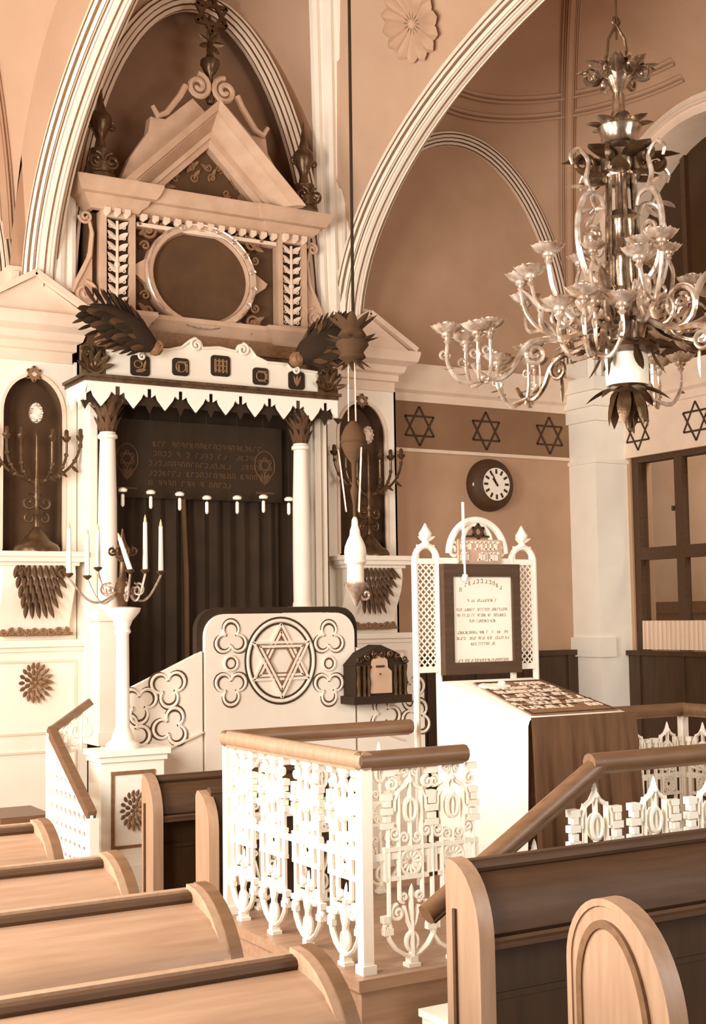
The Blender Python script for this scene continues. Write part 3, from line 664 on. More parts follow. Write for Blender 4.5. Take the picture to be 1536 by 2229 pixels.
# ---------------------------------------------------------------- flanking consoles, dados, menorahs
def console(nx, lb, lb2):
    T = thing('niche_console', lb, 'console', (nx, YF, 1.9))
    b = MB(); b.box(nx-.39, nx+.39, YF-.3, YF, 2.53, 2.57); b.box(nx-.36, nx+.36, YF-.27, YF, 2.49, 2.53); b.box(nx-.33, nx+.33, YF-.22, YF, 2.46, 2.49); part(T, 'shelf', b, 'cream')
    b = MB(); pr = [(0, 2.46), (-.2, 2.46), (-.22, 2.38), (-.19, 2.25), (-.11, 2.1), (-.06, 2.0), (-.05, 1.9), (0, 1.9)]
    b.prism(pr, (nx-.3, YF, 0), Y_, Z_, X_, .6); part(T, 'bracket', b, 'cream')
    b = MB()
    for r in range(5):
        m = 9-r*1
        for k in range(m):
            x = nx+(k-(m-1)/2)*.045; b.leaf((x, YF-.22+r*.012, 2.46-r*.075), ((k-(m-1)/2)*.1, -.12+r*.07, -1), (0, -1, .25), .13, .042, .5, .45, 5)
    for k in (-1, 1): b.scroll((nx+k*.17, YF-.24, 2.4), X_, Z_, .05, 1.4, .013, PI/2, k)
    part(T, 'acanthus', b, 'hollow')
    b = MB()
    for k in range(9): b.scroll((nx-.26+k*.065, YF-.09, 1.92), X_, Z_, .03, 1.2, .012, k, 1 if k % 2 else -1)
    b.tube([(nx-.3, YF-.08, 1.9), (nx+.32, YF-.08, 1.9)], .014, 6); part(T, 'garland', b, 'gilt')
    T2 = thing('wall_dado', lb2, 'dado', (nx, YF-.15, 0))
    b = MB(); x0, x1 = (2.5, 3.62) if nx < 4 else (5.98, 6.84)
    b.box(x0, x1, YF-.15, YF, 0, 1.8); b.box(x0-.03, x1+.03, YF-.2, YF, 1.8, 1.85); b.box(x0-.01, x1+.01, YF-.17, YF, 1.76, 1.8); b.box(x0-.02, x1+.02, YF-.19, YF, 0, .2)
    part(T2, 'dado_body', b, 'cream')
    b = MB(); yq = YF-.155
    for (a0, a1, c0, c1) in ((x0+.12, x1-.1, 1.1, 1.68), (x0+.12, x1-.1, .45, .95)):
        for s_ in (0, 1): b.box(a0, a1, yq-.006, yq+.006, (c0, c1)[s_]-.008, (c0, c1)[s_]+.008); b.box((a0, a1)[s_]-.008, (a0, a1)[s_]+.008, yq-.006, yq+.006, c0, c1)
    part(T2, 'panel_moulding', b, 'stone')
    rosette(T2, V((nx-.02, YF-.15, 1.51)), .155)
    return T, T2
def rosette(T, c, R, rz=1.25):
    b = MB()
    for ring, (m, r_, L, w) in enumerate(((18, .55, .45, .2), (12, .3, .45, .22), (8, .1, .35, .2))):
        for k in range(m):
            a = 2*PI*(k+.5*ring)/m; d = V((cos(a), -.25, sin(a)*rz)); b.leaf(c+V((cos(a)*R*r_, -.01-.012*ring, sin(a)*R*r_*rz)), d, NY, R*L, R*w, .35, .3, 4)
    b.ball(c+V((0, -.03, 0)), R*.13, 8)
    return part(T, 'rosette', b, 'gilt')
console(NL, 'cream scrolled console shelf carrying the left menorah', 'white panelled dado with a leafy rosette below the left niche')
console(NR, 'cream scrolled console shelf carrying the right menorah, behind the hanging lamp', 'shaded dado below the right niche, partly hidden by the star parapet')
def menorah(nx, lb):
    y = YF-.12; T = thing('menorah', lb, 'candelabrum', (nx, y, 2.57), 'bronze menorahs in the two niches')
    b = MB(); b.lathe([(.19, 2.57), (.19, 2.6), (.17, 2.63), (.12, 2.66), (.09, 2.7), (.05, 2.75), (.025, 2.78)], (nx, y, 0), 16); part(T, 'base', b, 'bronze')
    b = MB(); b.lathe([(.022, 2.77), (.018, 2.86), (.035, 2.88), (.02, 2.9), (.018, 3.0), (.03, 3.03), (.02, 3.07), (.024, 3.16), (.016, 3.2), (.014, 3.52), (.03, 3.55), (.01, 3.58)], (nx, y, 0), 10)
    for s_ in (-1, 1): b.scroll((nx+s_*.07, y, 2.98), X_, Z_, .07, 1.4, .012, PI/2, s_); b.scroll((nx+s_*.06, y, 2.85), X_, Z_, .045, 1.3, .009, PI/2, -s_)
    part(T, 'stem', b, 'bronze')
    for i, R in enumerate((.13, .25, .37)):
        for s_ in (-1, 1):
            b = MB(); zc = 3.14+.012*i; pts = [(nx+s_*R*sin(t), y, zc+(R*.78+.1-.1*R)*(1-cos(t))) for t in [PI/2*k/12 for k in range(13)]]
            pts = [(p[0], p[1], min(p[2], 3.53)) for p in pts]; zt = pts[-1][2]
            if zt < 3.5: pts.append((nx+s_*R, y, 3.5))
            b.tube(pts, .013, 6)
            for k in (4, 8, 11): b.ball(pts[k], .022, 6)
            b.leaf(pts[7], (s_*.4, -.2, -.6), NY, .09, .03, .4)
            br = part(T, 'branch', b, 'bronze')
            c = V(pts[-1]); b = MB(); b.lathe([(.01, -.01), (.035, .02), (.04, .04), (.02, .045), (.018, .09), (.008, .1)], c, 10); part(br, 'candle_cup', b, 'bronze')
    b = MB(); b.prism([(.055*cos(2*PI*i/20), .085*sin(2*PI*i/20)) for i in range(20)], (nx-.02, y-.04, 3.72), X_, Z_, Y_, .03)
    for k in range(10): b.ball((nx-.02+.045*cos(k*.63), y-.05, 3.72+.07*sin(k*.63)), .014, 6)
    part(T, 'crest_medallion', b, 'silver'); 
    return T
menorah(NL, 'dark bronze seven-branched menorah standing in the left niche')
menorah(NR, 'dark bronze seven-branched menorah standing in the right niche behind the hanging lamp')
for nx, lb in ((NL, 'small open star fixed above the left niche arch'), (NR, 'small open star fixed above the right niche arch')):
    b = MB(); star_bars(b, (nx, YF-.01, 4.07), X_, Z_, NY, .065, .018, .02); solo('niche_star', b, 'gilt', lb, 'star', (nx, YF, 4.07))

# ---------------------------------------------------------------- platform, star parapet, pedestal and stair rail
b = MB(); b.box(3.62, 5.9, 9.29, 10.2, 0, 1.0); b.box(3.6, 5.92, 9.28, 10.2, .95, 1.0)
solo('ark_platform', b, 'cream', 'white raised platform in front of the ark, behind the star parapet', 'platform', (AC, 9.9, 0))
PY = 9.15
T = thing('star_parapet', 'cream parapet with a ringed six-pointed star and trefoils in front of the ark', 'parapet', (AC, PY, 0))
x0, x1, zt = 4.045, 5.345, 2.04; r = .17
out = [(x0, .0), (x0, zt-r)]+[(x0+r-r*cos(PI/2*k/8), zt-r+r*sin(PI/2*k/8)) for k in range(9)]+[(x1-r+r*sin(PI/2*k/8), zt-r+r*cos(PI/2*k/8)) for k in range(9)]+[(x1, zt-r), (x1, 0)]
b = MB(); b.prism(out, (0, PY, 0), X_, Z_, Y_, .06); part(T, 'centre_panel', b, 'cream')
cen = V((4.695, 0, 1.5)); op = [(x0, 1.1)]+out[1:-1]+[(x1, 1.1)]
def off(p, q): return (p[0]+(q if p[0] > 4.695 else -q)*(1 if p[1] < zt-.01 else .3), p[1]+(q if p[1] > zt-r-.01 else 0))
b = MB(); lo = [off(p, .004) for p in op]; hi = [off(p, .05) for p in op]
for i in range(len(op)-1): b.add([(a_[0], y_, a_[1]) for y_ in (PY+.045, PY+.12) for a_ in (lo[i], hi[i], hi[i+1], lo[i+1])], [(0, 1, 2, 3), (4, 5, 6, 7), (1, 5, 6, 2), (0, 4, 7, 3)])
part(T, 'coping', b, 'velvet')
sx, sz = 4.68, 1.675; cc = V((sx, PY-.004, sz))
b = MB(); b.tube(circ(cc, X_, Z_, .285, 48, r2=.31), .015, 8, True); sr = part(T, 'star_ring', b, 'cream')
b = MB(); b.tube(circ(cc, X_, Z_, .306, 48, r2=.332), .0075, 6, True); b.tube(circ(cc, X_, Z_, .262, 48, r2=.286), .0075, 6, True); part(sr, 'ring_line', b, 'ink', 'dark line along the ring')
b = MB()
for k in (0, 1):
    for Rr in (.275, .215):
        p = [cc+V((Rr*1.0*sin(2*PI*i/3+PI*k), -.004*k, Rr*1.03*cos(2*PI*i/3+PI*k))) for i in range(3)]
        for i in range(3): b.bar(p[i], p[(i+1) % 3], .018, .03, (0, 1, 0))
st = part(T, 'star', b, 'cream')
b = MB()
for k in (0, 1):
    for Rr in (.295, .245, .19):
        p = [cc+V((Rr*.96*sin(2*PI*i/3+PI*k), -.002-.004*k, Rr*.99*cos(2*PI*i/3+PI*k))) for i in range(3)]
        for i in range(3): b.bar(p[i], p[(i+1) % 3], .0075, .022, (0, 1, 0))
part(st, 'star_line', b, 'gilt', 'dark lines along the star')
def trefoil(c, R, a0, T=T, lobes=3):
    b = MB(); b.tube(foil_path(c, X_, Z_, R*.93, lobes, a0), R*.085, 6, True); tf = part(T, 'trefoil', b, 'cream')
    b = MB(); b.tube(foil_path(c, X_, Z_, R*1.05, lobes, a0), R*.04, 5, True); b.tube(foil_path(c, X_, Z_, R*.8, lobes, a0), R*.05, 5, True); part(tf, 'trefoil_line', b, 'hollow', 'dark line along the trefoil')
for px in (502, 715):
    for py, a0 in ((1390, PI/2), (1496, -PI/2)):
        p = at(px, py, Y=PY); trefoil((p.x, PY-.003, p.z), .145, a0)
    p = at(px, 1444, Y=PY); b = MB(); b.tube(circ((p.x, PY-.003, p.z), X_, Z_, .055, 18), .012, 6, True); rl = part(T, 'roundel', b, 'cream'); b = MB(); b.tube(circ((p.x, PY-.003, p.z), X_, Z_, .039, 18), .006, 6, True); part(rl, 'roundel_line', b, 'hollow')
a_ = at(447, 1418, Y=PY).z; q_ = at(268, 1507, Y=PY)
for s_ in (-1, 1):
    def mx(x): return x if s_ < 0 else 2*4.695-x
    b = MB(); b.prism([(mx(3.38), 0), (mx(x0-.02), 0), (mx(x0-.02), a_), (mx(q_.x), q_.z), (mx(3.38), q_.z-.03)], (0, PY+.01, 0), X_, Z_, Y_, .05)
    part(T, 'stair_wing', b, 'cream')
    for (px, py, a0) in ((302, 1532, 2.6), (366, 1497, .6), (372, 1582, 1.2), (285, 1598, 1.9)):
        p = at(px, py, Y=PY+.01); trefoil((mx(p.x), PY+.006, p.z), .155, a0 if s_ < 0 else PI-a0)
    b = MB(); b.bar((mx(3.6), PY, 1.0), (mx(x0-.02), PY, 1.16), .012, .02); part(T, 'wing_string', b, 'stone')
# pedestal with rosette
T = thing('newel_pedestal', 'white square pedestal with a dark rosette panel, carrying the candle stand', 'pedestal', (3.35, 9.08, 0))
b = MB(); b.box(3.13, 3.59, 8.86, 9.12, .3, 1.02); b.box(3.11, 3.61, 8.84, 9.12, .16, .3); b.box(3.09, 3.63, 8.82, 9.12, 0, .16); part(T, 'shaft', b, 'white')
b = MB(); b.box(3.09, 3.63, 8.82, 9.13, 1.06, 1.1); b.box(3.11, 3.61, 8.84, 9.13, 1.02, 1.06); part(T, 'cap', b, 'white')
b = MB()
for (u0, u1, w0, w1) in ((3.2, 3.22, .42, .95), (3.5, 3.52, .42, .95), (3.2, 3.52, .93, .95), (3.2, 3.52, .42, .44)): b.box(u0, u1, 8.85, 8.862, w0, w1)
part(T, 'panel_moulding', b, 'gilt'); rosette(T, V((3.37, 8.86, .68)), .13, 1.3)
# candle stand on the pedestal
cx, cy = 3.33, 8.98
T = thing('candle_stand', 'slender bronze candelabrum on the white pedestal, arms holding tall candles', 'candelabrum', (cx, cy, 1.1))
b = MB(); b.lathe([(.12, 1.1), (.12, 1.13), (.08, 1.16), (.07, 1.2), (.05, 1.25), (.045, 1.9), (.06, 1.92), (.05, 1.95), (.07, 2.0), (.12, 2.06), (.13, 2.09), (.05, 2.1)], (cx, cy, 0), 18); part(T, 'column', b, 'white')
b = MB(); b.lathe([(.03, 2.1), (.045, 2.16), (.07, 2.2), (.05, 2.27), (.025, 2.32), (.02, 2.42), (.05, 2.45), (.06, 2.5), (.03, 2.55), (.015, 2.6), (.005, 2.66)], (cx, cy, 0), 12)
for k in range(8): b.leaf((cx, cy, 2.42), (cos(k*.8), sin(k*.8), .7), Z_, .13, .04, .4); b.scroll((cx+.08*cos(k*.8), cy+.08*sin(k*.8), 2.5), (cos(k*.8), sin(k*.8), 0), Z_, .035, 1.3, .008, PI)
part(T, 'crown', b, 'bronze')
CAND = []
for i, (px, pyb, pyt, tilt) in enumerate(((150, 1248, 1135, 0), (190, 1253, 1150, 0), (213, 1235, 1140, 0), (283, 1240, 1160, -.09), (316, 1240, 1120, 0), (350, 1243, 1130, 0))):
    dy = (-.12, .1, .2, -.2, -.02, .12)[i]; p = at(px, pyb, Y=cy+dy); t = at(px, pyt, Y=cy+dy); tip = V((p.x+tilt, p.y, t.z)); d = V((p.x-cx, p.y-cy, 0)); L = d.length; d.normalize()
    b = MB(); pts = []
    for k in range(15):
        u = k/14; pts.append(V((cx, cy, 0))+d*(.04+(L-.04)*u)+Z_*(2.22+(p.z-.03-2.22)*u-.13*sin(PI*u)))
    b.tube(pts, .0085, 6); b.scroll(V((cx, cy, 2.22))+d*.11, d, Z_, .05, 1.4, .007, PI/2, -1)
    arm = part(T, 'arm', b, 'silver')
    b = MB(); b.lathe([(.008, -.03), (.03, -.01), (.034, .0), (.02, .004)], p, 10); part(arm, 'drip_pan', b, 'bronze')
    h = (tip-p).length; CAND.append((p, tip))
lbs = ['leftmost tall white candle of the pedestal candelabrum', 'second white candle from the left on the pedestal candelabrum', 'white candle just left of the candelabrum stem, against the white column', 'leaning white candle just right of the candelabrum stem', 'tallest white candle of the candelabrum, against the dark curtain', 'rightmost white candle of the candelabrum, against the dark curtain']
for (p, tip), lb in zip(CAND, lbs):
    T = thing('candle', lb, 'candle', p, 'candles on the pedestal candelabrum'); d = tip-p
    b = MB(); b.tube([p, p+d*.5, p+d*.86], [.019, .0165, .0145], 10); part(T, 'wax', b, 'wax')
    b = MB(); b.tube([p+d*.86, p+d*.93, tip], [.012, .009, .001], 8); part(T, 'flame_bulb', b, 'flame')
# stair rail to the left of the pedestal
A = V((3.2, 9.28, 1.42)); Bp = at(112, 1590, Y=9.3); C_ = at(200, 1775, X=Bp.x)
T = thing('stair_handrail', 'wooden handrail with white ironwork beside the ark stair, left of the pedestal', 'handrail', (Bp.x, Bp.y, 0))
b = MB(); b.bar(A, Bp, .05, .05, Z_); b.bar(Bp, C_, .06, .06, Z_); b.ball(Bp, .036, 8); part(T, 'rail', b, 'rail')
b = MB(); dn = (C_-Bp)
for k in range(10):
    q = Bp+dn*(k/9); b.tube([q, (q.x, q.y, max(.1, .15))], .011, 6)
for k in range(9):
    q = Bp+dn*((k+.5)/9)
    for j in range(9):
        z = .2+j*.1
        if z < q.z-.06: b.tube(circ((q.x, q.y, z), Y_, Z_, .043, 12), .012, 5, True); b.scroll((q.x-.005, q.y, z+.05), Y_, Z_, .04, 1.2, .01, j, 1)
b.box(Bp.x-.02, Bp.x+.02, C_.y-.02, Bp.y+.02, .1, .16); b.box(Bp.x-.03, Bp.x+.03, C_.y-.05, C_.y+.02, 0, C_.z-.02); b.box(Bp.x-.03, Bp.x+.03, Bp.y-.03, Bp.y+.03, 0, Bp.z-.02)
part(T, 'ironwork', b, 'white')
b = MB()
for k in range(3):
    t = .25+k*.3; q = A.lerp(Bp, t)
    b.tube([q, (q.x, q.y, 1.06)], .012, 6); b.tube(foil_path((q.x, q.y, q.z-.14), X_, Z_, .085, 3), .011, 6, True)
part(T, 'upper_ironwork', b, 'white')
# bench by the dado
T = thing('low_bench', 'low dark bench standing against the white dado at the left', 'bench', (3.0, 9.95, 0))
b = MB(); b.box(2.68, 3.06, 9.75, 10.3, .52, .57); part(T, 'seat', b, 'rail')
b = MB(); b.box(2.72, 3.04, 9.8, 10.28, .18, .52); part(T, 'front_board', b, 'darkwood')
for x in (2.7, 3.02):
    b = MB(); b.box(x, x+.05, 9.78, 9.84, 0, .52); b.box(x, x+.05, 10.2, 10.26, 0, .52); part(T, 'leg', b, 'darkwood')
# alms box on the parapet
T = thing('alms_box', 'dark ornate box with a pale arched door, on the right of the star parapet', 'box', (5.48, 8.98, 1.3))
b = MB(); xa, xb = 5.21, 5.74
b.box(xa, xb, 8.93, 9.15, 1.32, 1.38); b.box(xa+.03, xb-.03, 8.96, 9.15, 1.38, 1.62); b.prism([(xa+.02, 1.62), (xb-.02, 1.62), (xb-.12, 1.72), ((xa+xb)/2, 1.78), (xa+.12, 1.72)], (0, 8.96, 0), X_, Z_, Y_, .19); part(T, 'case', b, 'velvet')
b = MB(); xm = (xa+xb)/2-.02
b.prism([(xm-.11, 1.4), (xm+.11, 1.4), (xm+.11, 1.57), (xm+.075, 1.6), (xm+.07, 1.66), (xm+.03, 1.695), (xm-.03, 1.695), (xm-.07, 1.66), (xm-.075, 1.6), (xm-.11, 1.57)], (0, 8.945, 0), X_, Z_, Y_, .02); dr = part(T, 'door', b, 'carved', 'pale arched door')
b = MB(); b.box(xm-.035, xm+.035, 8.938, 8.947, 1.605, 1.617); b.ball((xm, 8.942, 1.55), .008, 6); part(dr, 'slot', b, 'ink')
b = MB()
for k, x in enumerate((xa+.05, xa+.1, xa+.14, xb-.05, xb-.1, xb-.14)):
    b.lathe([(.018, 1.38), (.012, 1.42), (.02, 1.48), (.012, 1.55), (.02, 1.62)], (x, 8.945, 0), 8)
for k in range(7): b.scroll((xa+.06+k*.07, 8.94, 1.66+.05*sin(k*.52)), X_, Z_, .03, 1.3, .009, k, 1 if k < 4 else -1)
part(T, 'colonnettes', b, 'bronze')
p = at(843, 1470, Y=9.1); T = thing('candle_holder', 'small candle in a curled holder beside the dark alms box', 'candle holder', (p.x, 9.14, p.z-.14))
b = MB(); b.lathe([(.05, p.z-.16), (.04, p.z-.13), (.015, p.z-.11), (.03, p.z-.03), (.035, p.z)], (p.x, 9.12, 0), 10); b.scroll((p.x-.05, 9.1, p.z), X_, Z_, .05, 1.5, .01, 0); part(T, 'holder', b, 'bronze')
b = MB(); b.tube([(p.x, 9.12, p.z), (p.x, 9.12, p.z+.13)], .016, 8); part(T, 'candle', b, 'wax')
# hanging lamp of the eternal light
hx, hy = 4.725, 8.06
T = thing('eternal_lamp', 'white glass lamp on long chains hanging in front of the right niche', 'lamp', (hx, hy, 2.2))
b = MB(); b.tube([(hx+.02, hy, 7.6), (hx+.01, hy, 4.1)], .012, 6); part(T, 'cord', b, 'velvet')
b = MB(); b.lathe([(.01, 4.2), (.04, 4.12), (.1, 4.03), (.12, 3.95), (.08, 3.9), (.1, 3.86), (.03, 3.82)], (hx, hy, 0), 12)
for k in range(9): b.leaf((hx, hy, 4.0), (cos(k*.7), sin(k*.7), 1.6), V((cos(k*.7), sin(k*.7), 0)), .24, .08, .3); b.leaf((hx, hy, 4.0), (cos(k*.7+.3), sin(k*.7+.3), -.5), Z_, .17, .09, .6); b.leaf((hx, hy, 3.9), (cos(k*.7+.3), sin(k*.7+.3), -1.5), Z_, .17, .05, .3)
part(T, 'crown', b, 'hollow')
b = MB()
for k in range(3):
    a = .5+2*PI*k/3; b.tube([(hx+.03*cos(a), hy+.03*sin(a), 3.9), (hx+.035*cos(a), hy+.035*sin(a), 3.4)], .005, 5)
    b.tube([(hx+.11*cos(a), hy+.11*sin(a), 3.2), (hx+.06*cos(a), hy+.06*sin(a), 2.75)], .006, 5)
part(T, 'chain', b, 'silver')
b = MB(); b.lathe([(.02, 3.4), (.06, 3.36), (.09, 3.29), (.09, 3.22), (.06, 3.15), (.02, 3.1), (.015, 2.95), (.03, 2.9), (.012, 2.8), (.012, 2.7)], (hx, hy, 0), 16)
for z in (3.17, 3.21, 3.25, 3.29, 3.33): b.tube(circ((hx, hy, z), X_, Y_, .093-.03*abs(z-3.25)/.08, 16), .007, 5, True)
part(T, 'ribbed_globe', b, 'hollow')
b = MB(); b.lathe([(.008, 2.72), (.022, 2.69), (.025, 2.65), (.035, 2.62), (.04, 2.58), (.06, 2.54), (.075, 2.5), (.08, 2.46), (.075, 2.42), (.08, 2.39), (.06, 2.37), (.062, 2.26), (.065, 2.25)], (hx, hy, 0), 18); part(T, 'glass_shade', b, 'glow')
b = MB(); b.lathe([(.065, 2.25), (.085, 2.24), (.08, 2.21), (.05, 2.17), (.03, 2.13), (.01, 2.08)], (hx, hy, 0), 14)
for k in range(3): b.scroll((hx+.07, hy-.02+.02*k, 2.16), X_, Z_, .05, 1.4, .01, PI/2, 1)
part(T, 'bowl', b, 'silver')
# ---------------------------------------------------------------- reading platform
ZB, BX0, BX1, BY0, BY1, RT = .42, 3.05, 6.4, 5.16, 6.6, 1.39
b = MB(); b.box(BX0-.06, BX1+.06, BY0-.06, BY1+.06, 0, ZB-.05); b.box(BX0-.09, BX1+.09, BY0-.09, BY1+.09, ZB-.05, ZB)
b.box(3.72, BX1+.09, 4.27, BY0-.06, 0, ZB)
solo('reading_platform', b, 'wood', 'raised wooden reading platform carrying the white iron railings and the draped lectern', 'platform', (4.7, 5.9, 0))
T = thing('platform_steps', 'pale steps climbing to the reading platform behind the near right pew', 'steps', (3.4, 4.8, 0))
for x0, x1, z in ((3.24, 3.7, .28), (3.0, 3.24, .14)):
    b = MB(); b.box(x0-.02, x1, 4.4, 5.0, z-.03, z); b.box(x0, x1, 4.4, 5.0, 0, z-.03); part(T, 'step', b, 'cream')
# one cast-iron panel, 0.33 m wide, foot at z=0, facing -Y
def iron_panel(top_scrolls):
    b = MB(); t = .0095
    def c(u, v): return V((u, 0, v))
    for s_ in (-1, 1):
        for u, v0, v1 in ((.118, .17, .66), (.062, .3, .8)): b.tube([c(s_*u, v0), c(s_*u, v1)], t, 6)
        b.tube([c(0, .045), c(s_*.04, .055), c(s_*.085, .085), c(s_*.118, .13), c(s_*.128, .165)], t*1.1, 6)
        b.scroll(c(s_*.125, .185), X_, Z_, .026, 1.4, t*.9, -PI/2, s_); b.scroll(c(s_*.075, .245), X_, Z_, .038, 1.5, t, PI/2, -s_)
        b.tube([c(s_*.04, .27), c(s_*.02, .2), c(0, .16)], t, 6); b.scroll(c(s_*.04, .31), X_, Z_, .024, 1.3, t*.9, -PI/2, s_)
        b.box(s_*.128-.022, s_*.128+.022, -.008, .008, .155, .18); b.box(s_*.14-.014, s_*.14+.014, -.008, .008, .21, .235)
        b.box(s_*.133-.008, s_*.133+.008, -.006, .006, .40, .53)
        # stepped side ornaments above
        for v, w in ((.635, .034), (.665, .016), (.7, .03), (.735, .014), (.765, .026)): b.box(s_*.122-w, s_*.122+w*.8, -.009, .009, v-.012, v+.014)
        if top_scrolls: b.scroll(c(s_*.1, .82), X_, Z_, .03, 1.4, t, PI/2, s_); b.box(s_*.115-.028, s_*.115+.028, -.007, .007, .86, .89); b.scroll(c(s_*.03, .875), X_, Z_, .022, 1.3, t*.8, -PI/2, -s_)
        b.scroll(c(s_*.085, .6), X_, Z_, .034, 1.5, t, 0, s_); b.scroll(c(s_*.035, .575), X_, Z_, .026, 1.3, t*.9, PI, s_)
        b.tube([c(s_*.085, .7), c(s_*.083, .75), c(s_*.06, .79), c(s_*.025, .81), c(0, .845)], t*1.1, 6)
    for v in (.40, .53): b.box(-.14, .14, -.007, .007, v-.009, v+.009)
    b.tube(circ(c(0, .465), X_, Z_, .056, 22), t, 6, True)
    for k in range(12): a = k*PI/6; b.leaf(c(.012*cos(a), .465+.012*sin(a)), (cos(a), 0, sin(a)), NY, .042, .018, .2, .3, 3)
    b.tube([c(0, 0), c(0, .3)], [t*1.5, t*1.1], 6); b.leaf(c(0, .27), (0, 0, 1), NY, .1, .03, .05, .3); b.box(-.03, .03, -.015, .015, 0, .015); b.box(-.018, .018, -.012, .012, .015, .045)
    b.tube(circ(c(0, .11), X_, Z_, .03, 14, r2=.04), t, 6, True)
    b.tube([c(0, .53), c(0, .86)], t, 6); b.tube(circ(c(0, .7), X_, Z_, .032, 16, r2=.05), t*1.3, 6, True); b.leaf(c(0, .8), (0, 0, 1), NY, .09, .03, .0, .4); b.ball(c(0, .83), .016, 8)
    return b
PANELS = []
for v_ in (0, 1): pm = iron_panel(v_).build('iron_panel', 'white'); PANELS.append(pm.data); bpy.data.objects.remove(pm)
def railing(label, a, c, zb, zt, n, posts=(1, 1), us=None, zc=None, sc_=0, hm='rail'):
    """railing from a to c (x,y); panels spaced evenly or at given distances"""
    a = V((a[0], a[1], 0)); c = V((c[0], c[1], 0)); d = c-a; L = d.length; d.normalize(); T = thing('iron_railing', label, 'railing', (a.x, a.y, zb), 'iron railings of the reading platform')
    zt2 = zt if zc is None else zc
    nrm = d.cross(Z_)
    b = MB(); p0 = a+Z_*(zt-.035)-d*.03; p1 = c+Z_*(zt2-.035)+d*.03
    b.tube([p0, p0+(p1-p0)*.5, p1], .042, 10); b.obox((p0+p1)/2-Z_*.035, (p1-p0).normalized(), nrm, (p1-p0).normalized().cross(nrm), (p1-p0).length-.05, .05, .02)
    part(T, 'handrail', b, hm)
    for f, pos, z in ((posts[0], a, zt), (posts[1], c, zt2)):
        if f: b = MB(); b.box(pos.x-.024, pos.x+.024, pos.y-.024, pos.y+.024, zb, z-.06); b.box(pos.x-.035, pos.x+.035, pos.y-.035, pos.y+.035, zb, zb+.04); part(T, 'post', b, 'white')
    b = MB(); q = .5
    if zc is None:
        b.obox(a+d*(L/2)+Z_*(zb+q), d, nrm, Z_, L, .014, .03)
        part(T, 'cross_bar', b, 'white')
    us = us or [L*(i+.5)/n for i in range(n)]
    for u in us:
        o = bpy.data.objects.new('iron_panel', PANELS[sc_]); COL.objects.link(o); o.parent = T.o
        p = a+d*u; zz = zb if zc is None else zb-(zt-zt2)*(u/L); o.location = p+Z_*zz-T.w
        o.rotation_euler = (0, 0, math.atan2(d.y, d.x)); o.scale = (1.0 if sc_ else .95, 1.6, (zt-zb-(.07 if sc_ else .1))/.9)
    return T
railing('white iron railing along the left side of the reading platform, four ornate panels', (BX0, BY0), (BX0, BY1), ZB, RT, 4, sc_=1, hm='woodend')  # side handrail in a paler wood, imitating strong window light
xe = at(1000, 1632, Y=BY0).x; u1 = at(893, 1900, Y=BY0).x-BX0; u2 = at(966, 1900, Y=BY0).x-BX0
railing('short white iron railing on the front of the platform, left of the draped lectern', (BX0, BY0), (xe, BY0), ZB, RT, 1, (0, 0), [u1, u2+.05], sc_=1)
railing('white iron railing at the back of the platform, between the corner post and the lectern', (BX0, BY1), (4.2, BY1), ZB, RT, 3, (0, 0))
railing('white iron railing at the back of the platform, right of the lectern', (5.24, BY1), (BX1, BY1), ZB, RT, 4, (0, 1))
railing('white iron railing along the far right side of the reading platform', (BX1, BY1), (BX1, BY0), ZB, RT, 4, (0, 1))
SY = 4.33; sx0 = 3.69
ua = [at(px, 1780, Y=SY).x-sx0 for px in (1295, 1424, 1528)]
st_ = ua[1]-ua[0]
railing('level front railing of the platform above the near right pew, white onion arched panels', (sx0, SY), (BX1, SY), ZB, RT+.02, 1, (0, 1), [ua[0]+k*st_ for k in range(8)])
railing('sloping handrail beside the platform steps, rising to the right', (sx0, SY), (2.86, SY), ZB, RT+.02, 1, (0, 0), [.33], .89)
# lectern
lx0, lx1, ly0, ly1, lz0, lz1 = 4.31, 5.03, 5.58, 6.42, 1.455, 1.62
T = thing('lectern', 'large reading lectern with sloping top, covered to the floor in cloth', 'lectern', ((lx0+lx1)/2, 6, ZB))
b = MB(); b.prism([(ly0+.03, ZB), (ly1-.03, ZB), (ly1-.03, lz1-.03), (ly0+.03, lz0-.03)], (lx0+.03, 0, 0), Y_, Z_, X_, lx1-lx0-.06); part(T, 'desk_body', b, 'wood')
b = MB()
def cloth(i, j):
    # i across (0..1 left fall, 1..2 top, 2..3 right fall), j along y
    y = ly0+(ly1-ly0)*j; zt = lz0+(lz1-lz0)*j; r = .04
    if i < 1: t = 1-i; z = ZB+.02+(zt-r-ZB-.02)*i; return V((lx0-.012*sin(9*j+2*t)*t-.02*t-.03*max(0, sin(PI*j))*max(0, 1-abs(t-.2)*4), y, z))
    if i <= 2:
        t = i-1; e = min(t, 1-t)*(lx1-lx0); dz = 0 if e > r else -(r-math.sqrt(max(0, r*r-(r-e)**2)))
        return V((lx0+(lx1-lx0)*t, y, zt+dz))
    t = i-2; z = zt-r-(zt-r-ZB-.02)*t; return V((lx1+.05*t+.012*sin(9*j), y, z))
ii = [k/8 for k in range(8)]+[1, 1.015, 1.03, 1.05, 1.3, 1.5, 1.7, 1.95, 1.97, 1.985, 2]+[2+k/8 for k in range(1, 9)]
b = MB(); b.grid(cloth, ii, [k/24 for k in range(25)])
b.add([(lx0, ly1, ZB), (lx1, ly1, ZB), (lx1, ly1, lz1-.01), (lx0, ly1, lz1-.01)], [(0, 1, 2, 3)])
CL = solo('lectern_cloth', b, 'linen', 'white cloth draped over the sloping lectern, falling to the floor', 'cloth', ((lx0+lx1)/2, 6, ZB))
b = MB(); n = 40
